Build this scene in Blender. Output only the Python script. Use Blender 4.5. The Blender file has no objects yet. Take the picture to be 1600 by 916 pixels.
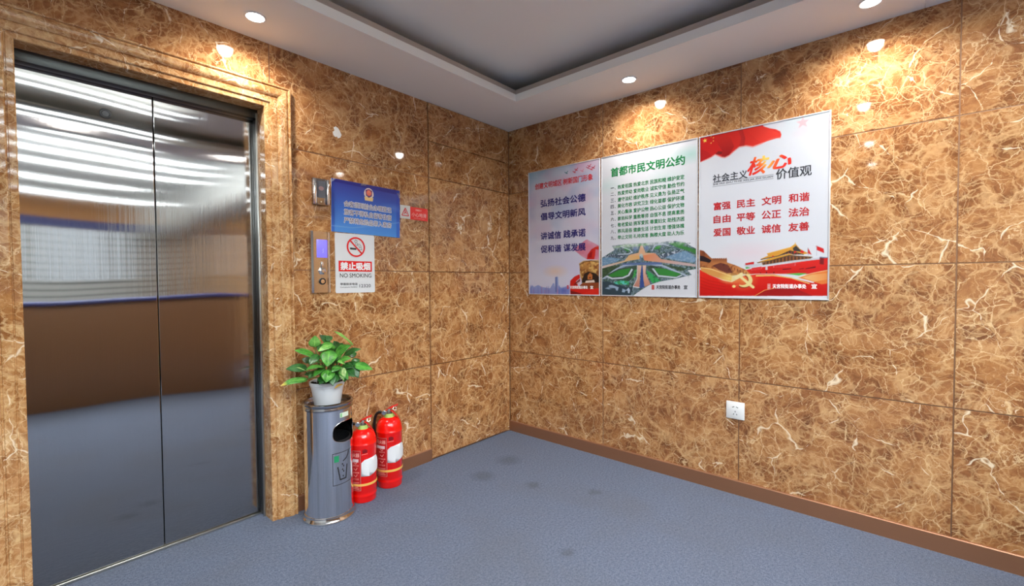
import bpy, bmesh, math, random
import numpy as np
from mathutils import Vector, Matrix

random.seed(7)
PI = math.pi
scene = bpy.context.scene
COL = scene.collection

# ------------------------------------------------------------------ camera
HC = 2.27                                  # height of the lowered ceiling
cam_data = bpy.data.cameras.new('camera')
cam_data.sensor_fit = 'HORIZONTAL'
cam_data.sensor_width = 36.0
cam_data.lens = 704.42 * 36.0 / 1600.0
cam_data.clip_start = 0.05
cam_data.clip_end = 100
cam = bpy.data.objects.new('camera', cam_data)
COL.objects.link(cam)
yaw, pitch, roll = 0.718815625, -0.0273179, -0.00631689
F = Vector((math.cos(pitch)*math.cos(yaw), math.cos(pitch)*math.sin(yaw), math.sin(pitch)))
R0 = F.cross(Vector((0, 0, 1))).normalized()
U0 = R0.cross(F)
R = R0*math.cos(roll) + U0*math.sin(roll)
U = -R0*math.sin(roll) + U0*math.cos(roll)
M = Matrix((R, U, -F)).transposed().to_4x4()
M.translation = Vector((-2.57304, -2.27755, 1.14649))
cam.matrix_world = M
scene.camera = cam

# ------------------------------------------------------------------ world, exposure
world = bpy.data.worlds.new('world')
scene.world = world
world.use_nodes = True
bgn = world.node_tree.nodes['Background']
bgn.inputs['Color'].default_value = (0.80, 0.90, 1.0, 1)
bgn.inputs['Strength'].default_value = 1.2
vs = scene.view_settings
scene.display_settings.display_device = 'sRGB'
vs.view_transform = 'Standard'
vs.look = 'None'
vs.exposure = 0.22
vs.gamma = 1.0
vs.use_curve_mapping = False
scene.cycles.use_denoising = True
scene.cycles.max_bounces = 10
scene.cycles.sample_clamp_indirect = 6.0

DOWNLIGHT_W = 31.0       # watts of one recessed downlight
DOWNLIGHT_E = 38.0       # radiance of its lens
STRIP_E = 31.0           # radiance of a linear lamp's diffuser

# ------------------------------------------------------------------ helpers
def lin(c):
    c = c/255.0
    return c/12.92 if c <= 0.04045 else ((c+0.055)/1.055)**2.4
def rgb(r, g, b):
    return (lin(r), lin(g), lin(b), 1.0)

def tag(o, label=None, cat=None, group=None, kind=None):
    if label: o['label'] = label
    if cat: o['category'] = cat
    if group: o['group'] = group
    if kind: o['kind'] = kind
    return o

def empty(name, loc=(0, 0, 0), rot=(0, 0, 0), label=None, cat=None, group=None, kind=None):
    o = bpy.data.objects.new(name, None)
    o.empty_display_size = 0.05
    COL.objects.link(o)
    o.location = loc
    o.rotation_euler = rot
    return tag(o, label, cat, group, kind)

def copy_tree(o, parent=None):
    c = o.copy()
    COL.objects.link(c)
    if parent is not None:
        c.parent = parent
    for ch in list(o.children):
        copy_tree(ch, c)
    return c

class MB:
    """collects faces of one part; build() links them as ONE mesh object"""
    def __init__(s):
        s.v = []; s.f = []; s.m = []; s.off = []; s.uv = None
    def add(s, vs, fs, mat=0, off=(0, 0, 0)):
        b = len(s.v)
        s.v += [tuple(p) for p in vs]
        for f in fs:
            s.f.append(tuple(i+b for i in f)); s.m.append(mat); s.off.append(off)
        return s
    def box(s, a, b, bev=0.0, mat=0, seg=2, off=(0, 0, 0), xf=None):
        bm = bmesh.new()
        bmesh.ops.create_cube(bm, size=1.0)
        for v in bm.verts:
            v.co = Vector((a[i] + (v.co[i]+0.5)*(b[i]-a[i]) for i in range(3)))
        if bev > 0:
            bmesh.ops.bevel(bm, geom=list(bm.edges), offset=bev, segments=seg, profile=0.5, affect='EDGES')
        return s.bm(bm, mat, off, xf)
    def bm(s, bm, mat=0, off=(0, 0, 0), xf=None):
        bm.verts.index_update()
        vs = [(xf @ v.co if xf else v.co.copy()) for v in bm.verts]
        s.add(vs, [[v.index for v in f.verts] for f in bm.faces], mat, off)
        bm.free()
        return s
    def lathe(s, prof, n=48, c=(0, 0, 0), mat=0, xf=None):
        vs = []; fs = []
        for (r, z) in prof:
            for i in range(n):
                a = 2*PI*i/n
                p = Vector((r*math.cos(a), r*math.sin(a), z))
                p = (xf @ p) if xf else p + Vector(c)
                vs.append(p)
        for k in range(len(prof)-1):
            for i in range(n):
                j = (i+1) % n
                fs.append((k*n+i, k*n+j, (k+1)*n+j, (k+1)*n+i))
        b = len(s.v)
        s.add(vs, fs, mat)
        if prof[0][0] > 1e-5: s.f.append(tuple(b+i for i in reversed(range(n)))); s.m.append(mat); s.off.append((0, 0, 0))
        if prof[-1][0] > 1e-5: s.f.append(tuple(b+(len(prof)-1)*n+i for i in range(n))); s.m.append(mat); s.off.append((0, 0, 0))
        return s
    def tube(s, pts, r, n=10, mat=0, closed=False, caps=True):
        pts = [Vector(p) for p in pts]
        N = len(pts); vs = []; fs = []
        up = None
        for i in range(N):
            if closed: t = (pts[(i+1) % N]-pts[i-1]).normalized()
            else: t = (pts[min(i+1, N-1)]-pts[max(i-1, 0)]).normalized()
            if up is None:
                up = t.orthogonal().normalized()
            up = (up - t*up.dot(t)).normalized()
            w = t.cross(up)
            rr = r[i] if isinstance(r, (list, tuple)) else r
            for k in range(n):
                a = 2*PI*k/n
                vs.append(pts[i] + up*(rr*math.cos(a)) + w*(rr*math.sin(a)))
        for i in range(N if closed else N-1):
            j = (i+1) % N
            for k in range(n):
                l = (k+1) % n
                fs.append((i*n+k, i*n+l, j*n+l, j*n+k))
        if caps and not closed:
            fs.append(tuple(reversed(range(n)))); fs.append(tuple((N-1)*n+k for k in range(n)))
        return s.add(vs, fs, mat)
    def poly(s, pts, z=0.0, mat=0):
        return s.add([(p[0], p[1], z) for p in pts], [tuple(range(len(pts)))], mat)
    def prism(s, pts, z0, z1, mat=0, xf=None):
        n = len(pts)
        area = sum(pts[i][0]*pts[(i+1) % n][1]-pts[(i+1) % n][0]*pts[i][1] for i in range(n))
        if area < 0: pts = pts[::-1]
        vs = [Vector((p[0], p[1], z0)) for p in pts] + [Vector((p[0], p[1], z1)) for p in pts]
        if xf: vs = [xf @ v for v in vs]
        fs = [tuple(reversed(range(n))), tuple(range(n, 2*n))] + [(i, (i+1) % n, n+(i+1) % n, n+i) for i in range(n)]
        return s.add(vs, fs, mat)
    def build(s, name, mats, parent=None, smooth=35, label=None, cat=None, group=None, kind=None):
        me = bpy.data.meshes.new(name)
        me.from_pydata(s.v, [], s.f)
        if not isinstance(mats, (list, tuple)): mats = [mats]
        for m in mats: me.materials.append(m)
        me.polygons.foreach_set('material_index', s.m)
        if any(o != (0, 0, 0) for o in s.off):
            at = me.attributes.new('slab', 'FLOAT_VECTOR', 'FACE')
            at.data.foreach_set('vector', np.array(s.off, dtype=np.float32).ravel())
        if smooth:
            me.polygons.foreach_set('use_smooth', [True]*len(me.polygons))
            me.set_sharp_from_angle(angle=math.radians(smooth))
        me.update()
        o = bpy.data.objects.new(name, me)
        COL.objects.link(o)
        if parent is not None: o.parent = parent
        return tag(o, label, cat, group, kind)

def text2d(s, box, shear=0.0):
    """outline of a line of writing fitted into box (x0,y0,x1,y1) -> verts, faces"""
    cu = bpy.data.curves.new('writing', 'FONT')
    cu.body = s; cu.size = 1.0; cu.shear = shear
    cu.resolution_u = 3
    ob = bpy.data.objects.new('writing', cu)
    COL.objects.link(ob)
    bpy.context.view_layer.update()
    dg = bpy.context.evaluated_depsgraph_get()
    me = bpy.data.meshes.new_from_object(ob.evaluated_get(dg))
    n = len(me.vertices)
    co = np.empty(n*3, dtype=np.float64); me.vertices.foreach_get('co', co); co = co.reshape(-1, 3)
    fs = [tuple(p.vertices) for p in me.polygons]
    bpy.data.objects.remove(ob); bpy.data.curves.remove(cu); bpy.data.meshes.remove(me)
    mn = co.min(0); mx = co.max(0)
    x0, y0, x1, y1 = box
    X = x0 + (co[:, 0]-mn[0])/(mx[0]-mn[0])*(x1-x0)
    Y = y0 + (co[:, 1]-mn[1])/(mx[1]-mn[1])*(y1-y0)
    return np.stack([X, Y], 1), fs

def bold_offsets(w):
    """shifted impressions that thicken the strokes by w metres on each side"""
    if w <= 0: return [(0, 0)]
    k = 4 if w < .0012 else 8
    return [(0, 0)]+[(w*math.cos(2*PI*(i+.5)/k), w*math.sin(2*PI*(i+.5)/k)) for i in range(k)]

def put_text(mb, s, box, z=0.0, mat=0, bold=0.02, shear=0.0):
    w = bold*(box[3]-box[1])
    xy, fs = text2d(s, (box[0]+w, box[1]+w, box[2]-w, box[3]-w), shear)
    for i, (dx, dy) in enumerate(bold_offsets(w)):
        mb.add([(p[0]+dx, p[1]+dy, z+i*.000012) for p in xy], fs, mat)

# ---- a small painter for printed pictures (colours of the print itself)
class Paint:
    def __init__(s, w, h, step):
        s.w, s.h = w, h
        s.nx, s.ny = int(round(w/step))+1, int(round(h/step))+1
        s.x = np.linspace(0, w, s.nx); s.y = np.linspace(0, h, s.ny)
        s.X, s.Y = np.meshgrid(s.x, s.y)
        s.c = np.ones((s.ny, s.nx, 3))
        s.rng = np.random.default_rng(3)
    def noise(s, cells, seed=0, octv=3):
        out = np.zeros_like(s.X); amp = 1.0; tot = 0
        rng = np.random.default_rng(seed)
        for o in range(octv):
            k = int(cells*2**o)+2; ky = int(k*s.h/s.w)+2
            g = rng.random((ky+1, k+1))
            u = s.X/s.w*(k-1); v = s.Y/s.h*(ky-1)
            i = np.floor(u).astype(int); j = np.floor(v).astype(int)
            fu = u-i; fv = v-j; fu = fu*fu*(3-2*fu); fv = fv*fv*(3-2*fv)
            i2 = np.minimum(i+1, k); j2 = np.minimum(j+1, ky)
            out += amp*((g[j, i]*(1-fu)+g[j, i2]*fu)*(1-fv)+(g[j2, i]*(1-fu)+g[j2, i2]*fu)*fv)
            tot += amp; amp *= .5
        return out/tot
    def mask(s, pts, ss=3):
        dx = s.w/(s.nx-1); dy = s.h/(s.ny-1)
        P = np.array(pts); acc = np.zeros_like(s.X)
        for a in range(ss):
            for b in range(ss):
                px = s.X + ((a+.5)/ss-.5)*dx; py = s.Y + ((b+.5)/ss-.5)*dy
                ins = np.zeros(s.X.shape, bool)
                for k in range(len(P)):
                    x1, y1 = P[k]; x2, y2 = P[(k+1) % len(P)]
                    if y1 == y2: continue
                    cr = ((y1 > py) != (y2 > py)) & (px < (x2-x1)*(py-y1)/(y2-y1)+x1)
                    ins ^= cr
                acc += ins
        return acc/(ss*ss)
    def lay(s, m, col):
        col = np.array(col, float)
        if col.max() > 1.5: col = col/255.0
        m = np.clip(m, 0, 1)[..., None]
        s.c = s.c*(1-m) + col*m
    def fill(s, pts, col, a=1.0): s.lay(s.mask(pts)*a, col)
    def grad(s, pts, c0, c1, axis=1, lo=0.0, hi=1.0, a=1.0):
        t = np.clip(((s.Y if axis == 1 else s.X)-lo)/(hi-lo), 0, 1)[..., None]
        col = np.array(c0, float)/255*(1-t)+np.array(c1, float)/255*t
        s.lay(s.mask(pts)*a, col)
    def line(s, pts, w, col, a=1.0):
        d = np.full(s.X.shape, 9.0)
        for (x1, y1), (x2, y2) in zip(pts[:-1], pts[1:]):
            L = (x2-x1)**2+(y2-y1)**2+1e-12
            t = np.clip(((s.X-x1)*(x2-x1)+(s.Y-y1)*(y2-y1))/L, 0, 1)
            d = np.minimum(d, np.hypot(s.X-x1-t*(x2-x1), s.Y-y1-t*(y2-y1)))
        st = s.w/(s.nx-1)
        s.lay(np.clip((w/2-d)/st+.5, 0, 1)*a, col)
    def blob(s, x, y, rx, ry, col, a=1.0, soft=1.0):
        d = np.hypot((s.X-x)/rx, (s.Y-y)/ry)
        s.lay(np.clip((1-d)/soft, 0, 1)*a, col)
    def star(s, x, y, r, col, rot=0.0):
        s.fill([(x+(r if k % 2 == 0 else r*.4)*math.sin(rot+PI*k/5), y+(r if k % 2 == 0 else r*.4)*math.cos(rot+PI*k/5)) for k in range(10)], col)
    def build(s, name, mat, parent, z):
        co = np.zeros((s.ny, s.nx, 3), np.float32)
        co[..., 0] = s.X; co[..., 1] = s.Y; co[..., 2] = z
        idx = np.arange(s.nx*s.ny).reshape(s.ny, s.nx)
        q = np.stack([idx[:-1, :-1], idx[:-1, 1:], idx[1:, 1:], idx[1:, :-1]], -1).reshape(-1, 4)
        me = bpy.data.meshes.new(name)
        me.vertices.add(s.nx*s.ny); me.vertices.foreach_set('co', co.ravel())
        me.loops.add(q.size); me.loops.foreach_set('vertex_index', q.ravel().astype(np.int32))
        me.polygons.add(len(q)); me.polygons.foreach_set('loop_start', np.arange(0, q.size, 4, dtype=np.int32))
        me.update(calc_edges=True)
        at = me.color_attributes.new('print', 'FLOAT_COLOR', 'POINT')
        c = np.clip(s.c, 0, 1)
        l = np.where(c <= .04045, c/12.92, ((c+.055)/1.055)**2.4)
        l = np.concatenate([l, np.ones(l.shape[:2]+(1,))], -1).astype(np.float32)
        at.data.foreach_set('color', l.ravel())
        me.materials.append(mat)
        o = bpy.data.objects.new(name, me); COL.objects.link(o); o.parent = parent
        return o

# ------------------------------------------------------------------ materials
def mat(name, color=(.8, .8, .8, 1), rough=.5, metal=0.0, spec=.5, emit=None, estr=1.0, coat=0.0):
    m = bpy.data.materials.new(name); m.use_nodes = True
    b = m.node_tree.nodes['Principled BSDF']
    b.inputs['Base Color'].default_value = color
    b.inputs['Roughness'].default_value = rough
    b.inputs['Metallic'].default_value = metal
    b.inputs['Specular IOR Level'].default_value = spec
    b.inputs['Coat Weight'].default_value = coat
    if emit:
        b.inputs['Emission Color'].default_value = emit
        b.inputs['Emission Strength'].default_value = estr
    return m

class NT:
    def __init__(s, m):
        s.t = m.node_tree; s.b = s.t.nodes['Principled BSDF']
    def n(s, typ, **kw):
        nd = s.t.nodes.new(typ)
        for k, v in kw.items():
            if k.startswith('_'): setattr(nd, k[1:], v)
            else:
                nd.inputs[k.replace('__', ' ')].default_value = v
        return nd
    def l(s, a, b): s.t.links.new(a, b)
    def math(s, op, a, b=None, c=None):
        nd = s.t.nodes.new('ShaderNodeMath'); nd.operation = op
        for i, x in enumerate((a, b, c)):
            if x is None: continue
            if isinstance(x, (int, float)): nd.inputs[i].default_value = x
            else: s.l(x, nd.inputs[i])
        return nd.outputs[0]
    def ramp(s, fac, stops, interp='LINEAR'):
        nd = s.t.nodes.new('ShaderNodeValToRGB'); cr = nd.color_ramp; cr.interpolation = interp
        while len(cr.elements) > 1: cr.elements.remove(cr.elements[-1])
        cr.elements[0].position = stops[0][0]; cr.elements[0].color = stops[0][1]
        for p, c in stops[1:]:
            e = cr.elements.new(p); e.color = c
        s.l(fac, nd.inputs[0])
        return nd.outputs[0]
    def mix(s, fac, a, b, blend='MIX'):
        nd = s.t.nodes.new('ShaderNodeMix'); nd.data_type = 'RGBA'; nd.blend_type = blend
        for i, x in ((0, fac), (6, a), (7, b)):
            if isinstance(x, (int, float, tuple)): nd.inputs[i].default_value = x
            else: s.l(x, nd.inputs[i])
        return nd.outputs[2]
    def vadd(s, a, b, op='ADD'):
        nd = s.t.nodes.new('ShaderNodeVectorMath'); nd.operation = op
        for i, x in enumerate((a, b)):
            if isinstance(x, tuple): nd.inputs[i].default_value = x
            else: s.l(x, nd.inputs[i])
        return nd.outputs[0]
    def scale(s, a, k):
        nd = s.t.nodes.new('ShaderNodeVectorMath'); nd.operation = 'SCALE'
        s.l(a, nd.inputs[0]); nd.inputs['Scale'].default_value = k
        return nd.outputs[0]
    def noise(s, vec, scale, detail=5, rough=.55, dist=0.0):
        nd = s.n('ShaderNodeTexNoise', Scale=scale, Detail=detail, Roughness=rough, Distortion=dist)
        s.l(vec, nd.inputs['Vector']); return nd
    def bump(s, h, strength, dist):
        nd = s.n('ShaderNodeBump', Strength=strength, Distance=dist)
        s.l(h, nd.inputs['Height']); s.l(nd.outputs[0], s.b.inputs['Normal'])

def make_marble(name, MB_C, size=1.0):
    m = mat(name, rough=.045, spec=.5)
    k = NT(m)
    geo = k.n('ShaderNodeTexCoord').outputs['Object']
    at = k.n('ShaderNodeAttribute', _attribute_name='slab').outputs['Vector']
    p = k.scale(k.vadd(geo, at), size)
    half = (.5, .5, .5)
    w = k.noise(p, 2.2, 4, .6)
    pw = k.vadd(p, k.scale(k.vadd(w.outputs['Color'], half, 'SUBTRACT'), .26))
    w2 = k.noise(p, 22, 5, .7)
    pw2 = k.vadd(pw, k.scale(k.vadd(w2.outputs['Color'], half, 'SUBTRACT'), .040))
    def dte(vec, scale, off):
        v = k.n('ShaderNodeTexVoronoi', _feature='DISTANCE_TO_EDGE', Scale=scale)
        k.l(k.vadd(vec, (off, off*.7, off*1.3)), v.inputs['Vector'])
        return v.outputs['Distance']
    def drift(scale, lo, hi, off, detail=6):
        return k.ramp(k.noise(k.vadd(pw, (off, 0, off)), scale, detail, .66, .3).outputs['Fac'], [(lo, (0, 0, 0, 1)), (hi, (1, 1, 1, 1))])
    # brown ground: mottled, with darker pieces
    f = k.noise(pw2, 10, 10, .74, .2).outputs['Fac']
    cell = k.n('ShaderNodeTexVoronoi', _feature='F1', Scale=9.0); k.l(pw2, cell.inputs['Vector'])
    sp = k.n('ShaderNodeSeparateColor'); k.l(cell.outputs['Color'], sp.inputs[0])
    t = k.math('ADD', f, k.math('MULTIPLY', k.math('SUBTRACT', sp.outputs[0], .5), .14))
    col = k.ramp(t, [(.33, rgb(*MB_C[0])), (.47, rgb(*MB_C[1])), (.58, rgb(*MB_C[2])), (.72, rgb(*MB_C[3]))])
    # pale feathered network: the veins swell and vanish with a drifting width
    def net(vec, scale, wid, wd, colr, amt, col, off):
        e = k.math('SUBTRACT', 1.0, k.math('DIVIDE', dte(vec, scale, off), k.math('ADD', k.math('MULTIPLY', wd, wid), .0008)))
        e = k.ramp(e, [(0.0, (0, 0, 0, 1)), (.9, (1, 1, 1, 1))])
        return k.mix(k.math('MULTIPLY', e, amt), col, colr)
    fine = k.ramp(k.noise(pw2, 60, 4, .7).outputs['Fac'], [(.30, (.25, .25, .25, 1)), (.65, (1, 1, 1, 1))])
    col = net(pw2, 7.0, .30, k.math('MULTIPLY', drift(4.5, .45, .68, 2.2), fine), rgb(*MB_C[4]), .60, col, 2.0)
    col = net(pw2, 30, .22, drift(5.0, .40, .62, 8.1), rgb(*MB_C[4]), .45, col, 8.1)
    col = net(pw2, 15, .17, k.math('MULTIPLY', drift(5.5, .40, .66, 3.1), fine), rgb(*MB_C[5]), .58, col, 3.1)
    col = net(pw2, 7.5, .055, k.math('MULTIPLY', drift(6.0, .44, .68, 5.9), fine), rgb(*MB_C[6]), .75, col, 5.9)
    col = net(pw, 9.0, .020, drift(5.0, .46, .66, 4.7), rgb(*MB_C[6]), .80, col, 4.7)
    col = net(pw, 3.6, .030, drift(7.0, .52, .68, 2.9, 3), rgb(*MB_C[7]), .80, col, 2.9)
    k.l(col, k.b.inputs['Base Color'])
    return m
MB_C = [(113, 68, 37), (148, 96, 55), (172, 118, 71), (195, 145, 94), (208, 162, 110), (217, 175, 123), (231, 197, 149), (246, 228, 196)]
MARBLE = make_marble('brown_marble', MB_C, 1.2)
MARBLE_TRIM_LIT = make_marble('brown_marble_lit', [(136, 86, 47), (170, 117, 68), (194, 143, 92), (212, 168, 116), (220, 180, 128), (226, 190, 139), (236, 206, 162), (248, 232, 202)], 1.35)  # wall marble lightened: front light on the surround painted into its colour

def make_carpet():
    m = mat('blue_grey_carpet', rough=.97, spec=.1)
    k = NT(m)
    p = k.n('ShaderNodeTexCoord').outputs['Object']
    f = k.noise(p, 330, 3, .7).outputs['Fac']
    g = k.noise(p, 95, 4, .7).outputs['Fac']
    c = k.ramp(f, [(.28, rgb(56, 65, 86)), (.5, rgb(110, 122, 146)), (.74, rgb(192, 199, 214))])
    c2 = k.ramp(g, [(.3, rgb(70, 80, 102)), (.7, rgb(149, 158, 178))])
    c = k.mix(.5, c, c2)
    d = k.noise(p, 2.2, 5, .6, .5).outputs['Fac']
    dm = k.ramp(d, [(.45, (0, 0, 0, 1)), (.75, (1, 1, 1, 1))])
    c = k.mix(k.math('MULTIPLY', dm, .30), c, rgb(112, 110, 108))
    # worn-in dirt marks
    for (x, y, r) in SPOTS:
        sub = k.vadd(p, (x, y, 0.0), 'SUBTRACT')
        wob = k.vadd(sub, k.scale(k.vadd(k.noise(p, 30, 2).outputs['Color'], (.5, .5, .5), 'SUBTRACT'), .05))
        ln = k.n('ShaderNodeVectorMath', _operation='LENGTH'); k.l(wob, ln.inputs[0])
        mk = k.ramp(k.math('DIVIDE', ln.outputs['Value'], r), [(.35, (1, 1, 1, 1)), (1.0, (0, 0, 0, 1))])
        c = k.mix(k.math('MULTIPLY', mk, .30), c, rgb(66, 62, 54))
    k.l(c, k.b.inputs['Base Color'])
    k.bump(k.math('ADD', f, k.math('MULTIPLY', g, 1.5)), .9, .006)
    return m
SPOTS = [(-.62, -.72, .055), (-.47, -1.02, .05), (-1.28, -1.36, .06), (-1.02, -1.22, .045), (-2.18, -.34, .05), (-2.08, -.42, .05), (-.72, -.42, .09), (-.45, -.38, .10), (-1.75, -.85, .04)]
CARPET = make_carpet()

def make_steel(name, col, rough, aniso, hair=0.0, wave=0.0, rot=0.0):
    m = mat(name, col, rough, 1.0)
    k = NT(m)
    k.b.inputs['Anisotropic'].default_value = aniso
    k.b.inputs['Anisotropic Rotation'].default_value = rot
    t = k.n('ShaderNodeTangent', _direction_type='UV_MAP')
    k.l(t.outputs[0], k.b.inputs['Tangent'])
    p = k.n('ShaderNodeTexCoord').outputs['Object']
    mp = k.n('ShaderNodeMapping'); mp.inputs['Scale'].default_value = (900, 900, 3); k.l(p, mp.inputs['Vector'])
    h = k.noise(mp.outputs[0], 1.0, 3, .6).outputs['Fac']
    k.l(k.mix(h, (col[0]*.9, col[1]*.9, col[2]*.9, 1), (min(1, col[0]*1.08), min(1, col[1]*1.08), min(1, col[2]*1.08), 1)), k.b.inputs['Base Color'])
    if hair:
        # fine upright hairlines tilt the surface a little to either side
        mh = k.n('ShaderNodeMapping'); mh.inputs['Scale'].default_value = (2600, 2600, 1.2); k.l(p, mh.inputs['Vector'])
        hn = k.noise(mh.outputs[0], 1.0, 1, .5).outputs['Fac']
        cx = k.n('ShaderNodeCombineXYZ'); k.l(k.math('MULTIPLY', k.math('SUBTRACT', hn, .5), hair), cx.inputs[0])
        gn = k.n('ShaderNodeNewGeometry').outputs['Normal']
        wx = k.n('ShaderNodeCombineXYZ'); wn = k.noise(p, 1.3, 1, .4).outputs['Color']
        ad = k.vadd(k.vadd(gn, cx.outputs[0]), k.scale(k.vadd(wn, (.5, .5, .5), 'SUBTRACT'), wave))
        nm = k.n('ShaderNodeVectorMath', _operation='NORMALIZE'); k.l(ad, nm.inputs[0]); k.l(nm.outputs[0], k.b.inputs['Normal'])
    elif wave:
        wv = k.noise(p, 1.7, 1, .4).outputs['Fac']
        k.bump(wv, 1.0, wave)
    return m
DOOR_STEEL = make_steel('brushed_door_steel', (.47, .455, .44, 1), .065, 1.0, hair=.17, wave=.03)
BIN_STEEL = make_steel('bin_steel', (.70, .71, .73, 1), .10, .9, rot=.25)
_k = NT(BIN_STEEL); _p = _k.n('ShaderNodeTexCoord').outputs['Object']
_m = _k.n('ShaderNodeMapping'); _m.inputs['Scale'].default_value = (34, 34, .35); _k.l(_p, _m.inputs['Vector'])
_s = _k.noise(_m.outputs[0], 1.0, 6, .68)
_k.l(_k.ramp(_s.outputs['Fac'], [(.30, (.60, .61, .63, 1)), (.50, (.84, .85, .87, 1)), (.70, (.95, .95, .95, 1))]), _k.b.inputs['Base Color'])
_n = _k.n('ShaderNodeVectorMath', _operation='NORMALIZE')
_f = _k.vadd(_k.scale(_k.vadd(_s.outputs['Color'], (.5, .5, .5), 'SUBTRACT'), .20), (1.0, 1.0, 0.0), 'MULTIPLY')
_k.l(_k.vadd(_k.n('ShaderNodeNewGeometry').outputs['Normal'], _f), _n.inputs[0]); _k.l(_n.outputs[0], _k.b.inputs['Normal'])
CHROME = mat('chrome', (.75, .74, .73, 1), .12, 1.0)
DARK_METAL = mat('dark_jamb_metal', (.10, .105, .10, 1), .32, 1.0)
JAMB_EDGE = mat('bright_jamb_edge', (.55, .54, .50, 1), .30, 1.0)
BRONZE = mat('joint_bronze', rgb(148, 110, 82), .38, .6)
SKIRT = mat('copper_skirting', rgb(166, 118, 88), .34, .6)
TAUPE = mat('taupe_lip_step', rgb(186, 174, 162), .7, 0, .2)  # darker tone for the upper step of the lip
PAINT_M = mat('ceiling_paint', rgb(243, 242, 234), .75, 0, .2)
WHITE = mat('white_plastic', rgb(232, 232, 230), .35)
BLACK = mat('black_ink', rgb(28, 28, 30), .45)
BLACK_RUB = mat('black_rubber', rgb(18, 18, 18), .5)
RED_EXT = mat('red_enamel', rgb(240, 16, 8), .16, 0, .5, coat=.6)
RED_LEVER = mat('red_lever_paint', rgb(214, 30, 22), .3)
RED_LABEL = mat('dark_red_label', rgb(188, 22, 26), .35)
PALE_INK = mat('pale_label_ink', rgb(238, 170, 160), .5)
PAPER = mat('white_paper', rgb(226, 228, 230), .8)
TAPE_Y = mat('yellow_tape', rgb(238, 186, 92), .45)
GREEN_TAG = mat('pale_green_tag', rgb(160, 186, 96), .6)
GAUGE = mat('grey_valve_metal', (.32, .31, .30, 1), .3, 1.0)
DARK_KEY = mat('dark_key_metal', (.10, .10, .10, 1), .4, .8)
PRINT = mat('printed_sheet', rough=.30, spec=.35)
_k = NT(PRINT); _a = _k.n('ShaderNodeVertexColor', _layer_name='print'); _k.l(_k.mix(1.0, _a.outputs['Color'], (.73, .74, .76, 1), 'MULTIPLY'), _k.b.inputs['Base Color'])
def ink(name, r, g, b): return mat(name, rgb(r, g, b), .35, 0, .35)
INK_NAVY = ink('navy_ink', 32, 28, 104); INK_RED = ink('red_ink', 206, 30, 34); INK_GREEN = ink('green_ink', 22, 118, 62)
INK_GREY = ink('charcoal_ink', 52, 54, 60); INK_WHITE = ink('white_ink', 244, 240, 238); INK_DKRED = ink('deep_red_ink', 182, 34, 38)
INK_SIGN = ink('slate_ink', 62, 58, 104); INK_SIGNRED = ink('sign_red', 226, 26, 26)
POSTER_EDGE = mat('clear_poster_edge', rgb(214, 214, 216), .12, .25, .6)
POSTER_BACK = mat('poster_board', rgb(225, 225, 228), .5)
LENS = mat('downlight_lens', (1, 1, 1, 1), .4, emit=(1.0, .98, .96, 1), estr=DOWNLIGHT_E)
TRAY_TUBE = mat('tray_lamp_diffuser', (1, 1, 1, 1), .4, emit=(.87, .96, 1.0, 1), estr=9.0)
TUBE = mat('lamp_diffuser', (1, 1, 1, 1), .4, emit=(.87, .96, 1.0, 1), estr=STRIP_E)
LCD = mat('violet_display', rgb(120, 110, 230), .15, emit=rgb(128, 118, 240), estr=.55)
WOOD = mat('counter_wood', rgb(150, 112, 80), .4)
PLASTER = mat('white_plaster', rgb(236, 234, 230), .8)
BLUE_BAND = mat('blue_band', rgb(52, 62, 130), .4)
SLAT = mat('pale_slat', rgb(206, 206, 200), .5)
ORANGE_WALL = mat('orange_wall_paint', rgb(216, 150, 84), .6)
# ------------------------------------------------------------------ setting
XL, YB, ZT, ZH = -7.0, -10.5, 2.42, 2.95   # far left wall, back wall, tray ceiling, hall ceiling
rs = random.Random(11)

def slab(mb, W, a0, a1, z0, z1, d=0.0, th=.012, gap=.0020, ch=.0018, off=None, open_edges=''):
    """one marble cladding slab; W(a, z, depth) -> world, depth grows into the room"""
    g = {e: (0 if e in open_edges else gap) for e in 'lrbt'}
    c = {e: (0 if e in open_edges else ch) for e in 'lrbt'}
    A0, A1, Z0, Z1 = a0+g['l'], a1-g['r'], z0+g['b'], z1-g['t']
    fr = [W(A0+c['l'], Z0+c['b'], d), W(A1-c['r'], Z0+c['b'], d), W(A1-c['r'], Z1-c['t'], d), W(A0+c['l'], Z1-c['t'], d)]
    md = [W(A0, Z0, d-ch), W(A1, Z0, d-ch), W(A1, Z1, d-ch), W(A0, Z1, d-ch)]
    bk = [W(A0, Z0, d-th), W(A1, Z0, d-th), W(A1, Z1, d-th), W(A0, Z1, d-th)]
    fs = [(0, 1, 2, 3), (7, 6, 5, 4)][:1]
    for i in range(4):
        j = (i+1) % 4
        fs += [(4+i, 4+j, j, i), (8+i, 8+j, 4+j, 4+i)]
    fs.append((11, 10, 9, 8))
    if off is None: off = (rs.choice([0, 1.7, 3.9])*1.0+.01, rs.choice([.3, 2.2]), rs.uniform(-3, 3))
    mb.add(fr+md+bk, fs, 0, off)

def quad_box(mb, W, a0, a1, z0, z1, d0, d1, mat=1, off=(0, 0, 0)):
    P = [W(a, z, d) for d in (d0, d1) for a, z in ((a0, z0), (a1, z0), (a1, z1), (a0, z1))]
    mb.add(P, [(3, 2, 1, 0), (4, 5, 6, 7), (0, 1, 5, 4), (1, 2, 6, 5), (2, 3, 7, 6), (3, 0, 4, 7)], mat, off)

ZR = [.0, .611, 1.206, 1.801]
# left wall (y = 0, the lift side)
WL = lambda a, z, d: (a, -d, z)
mb = MB()
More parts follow.
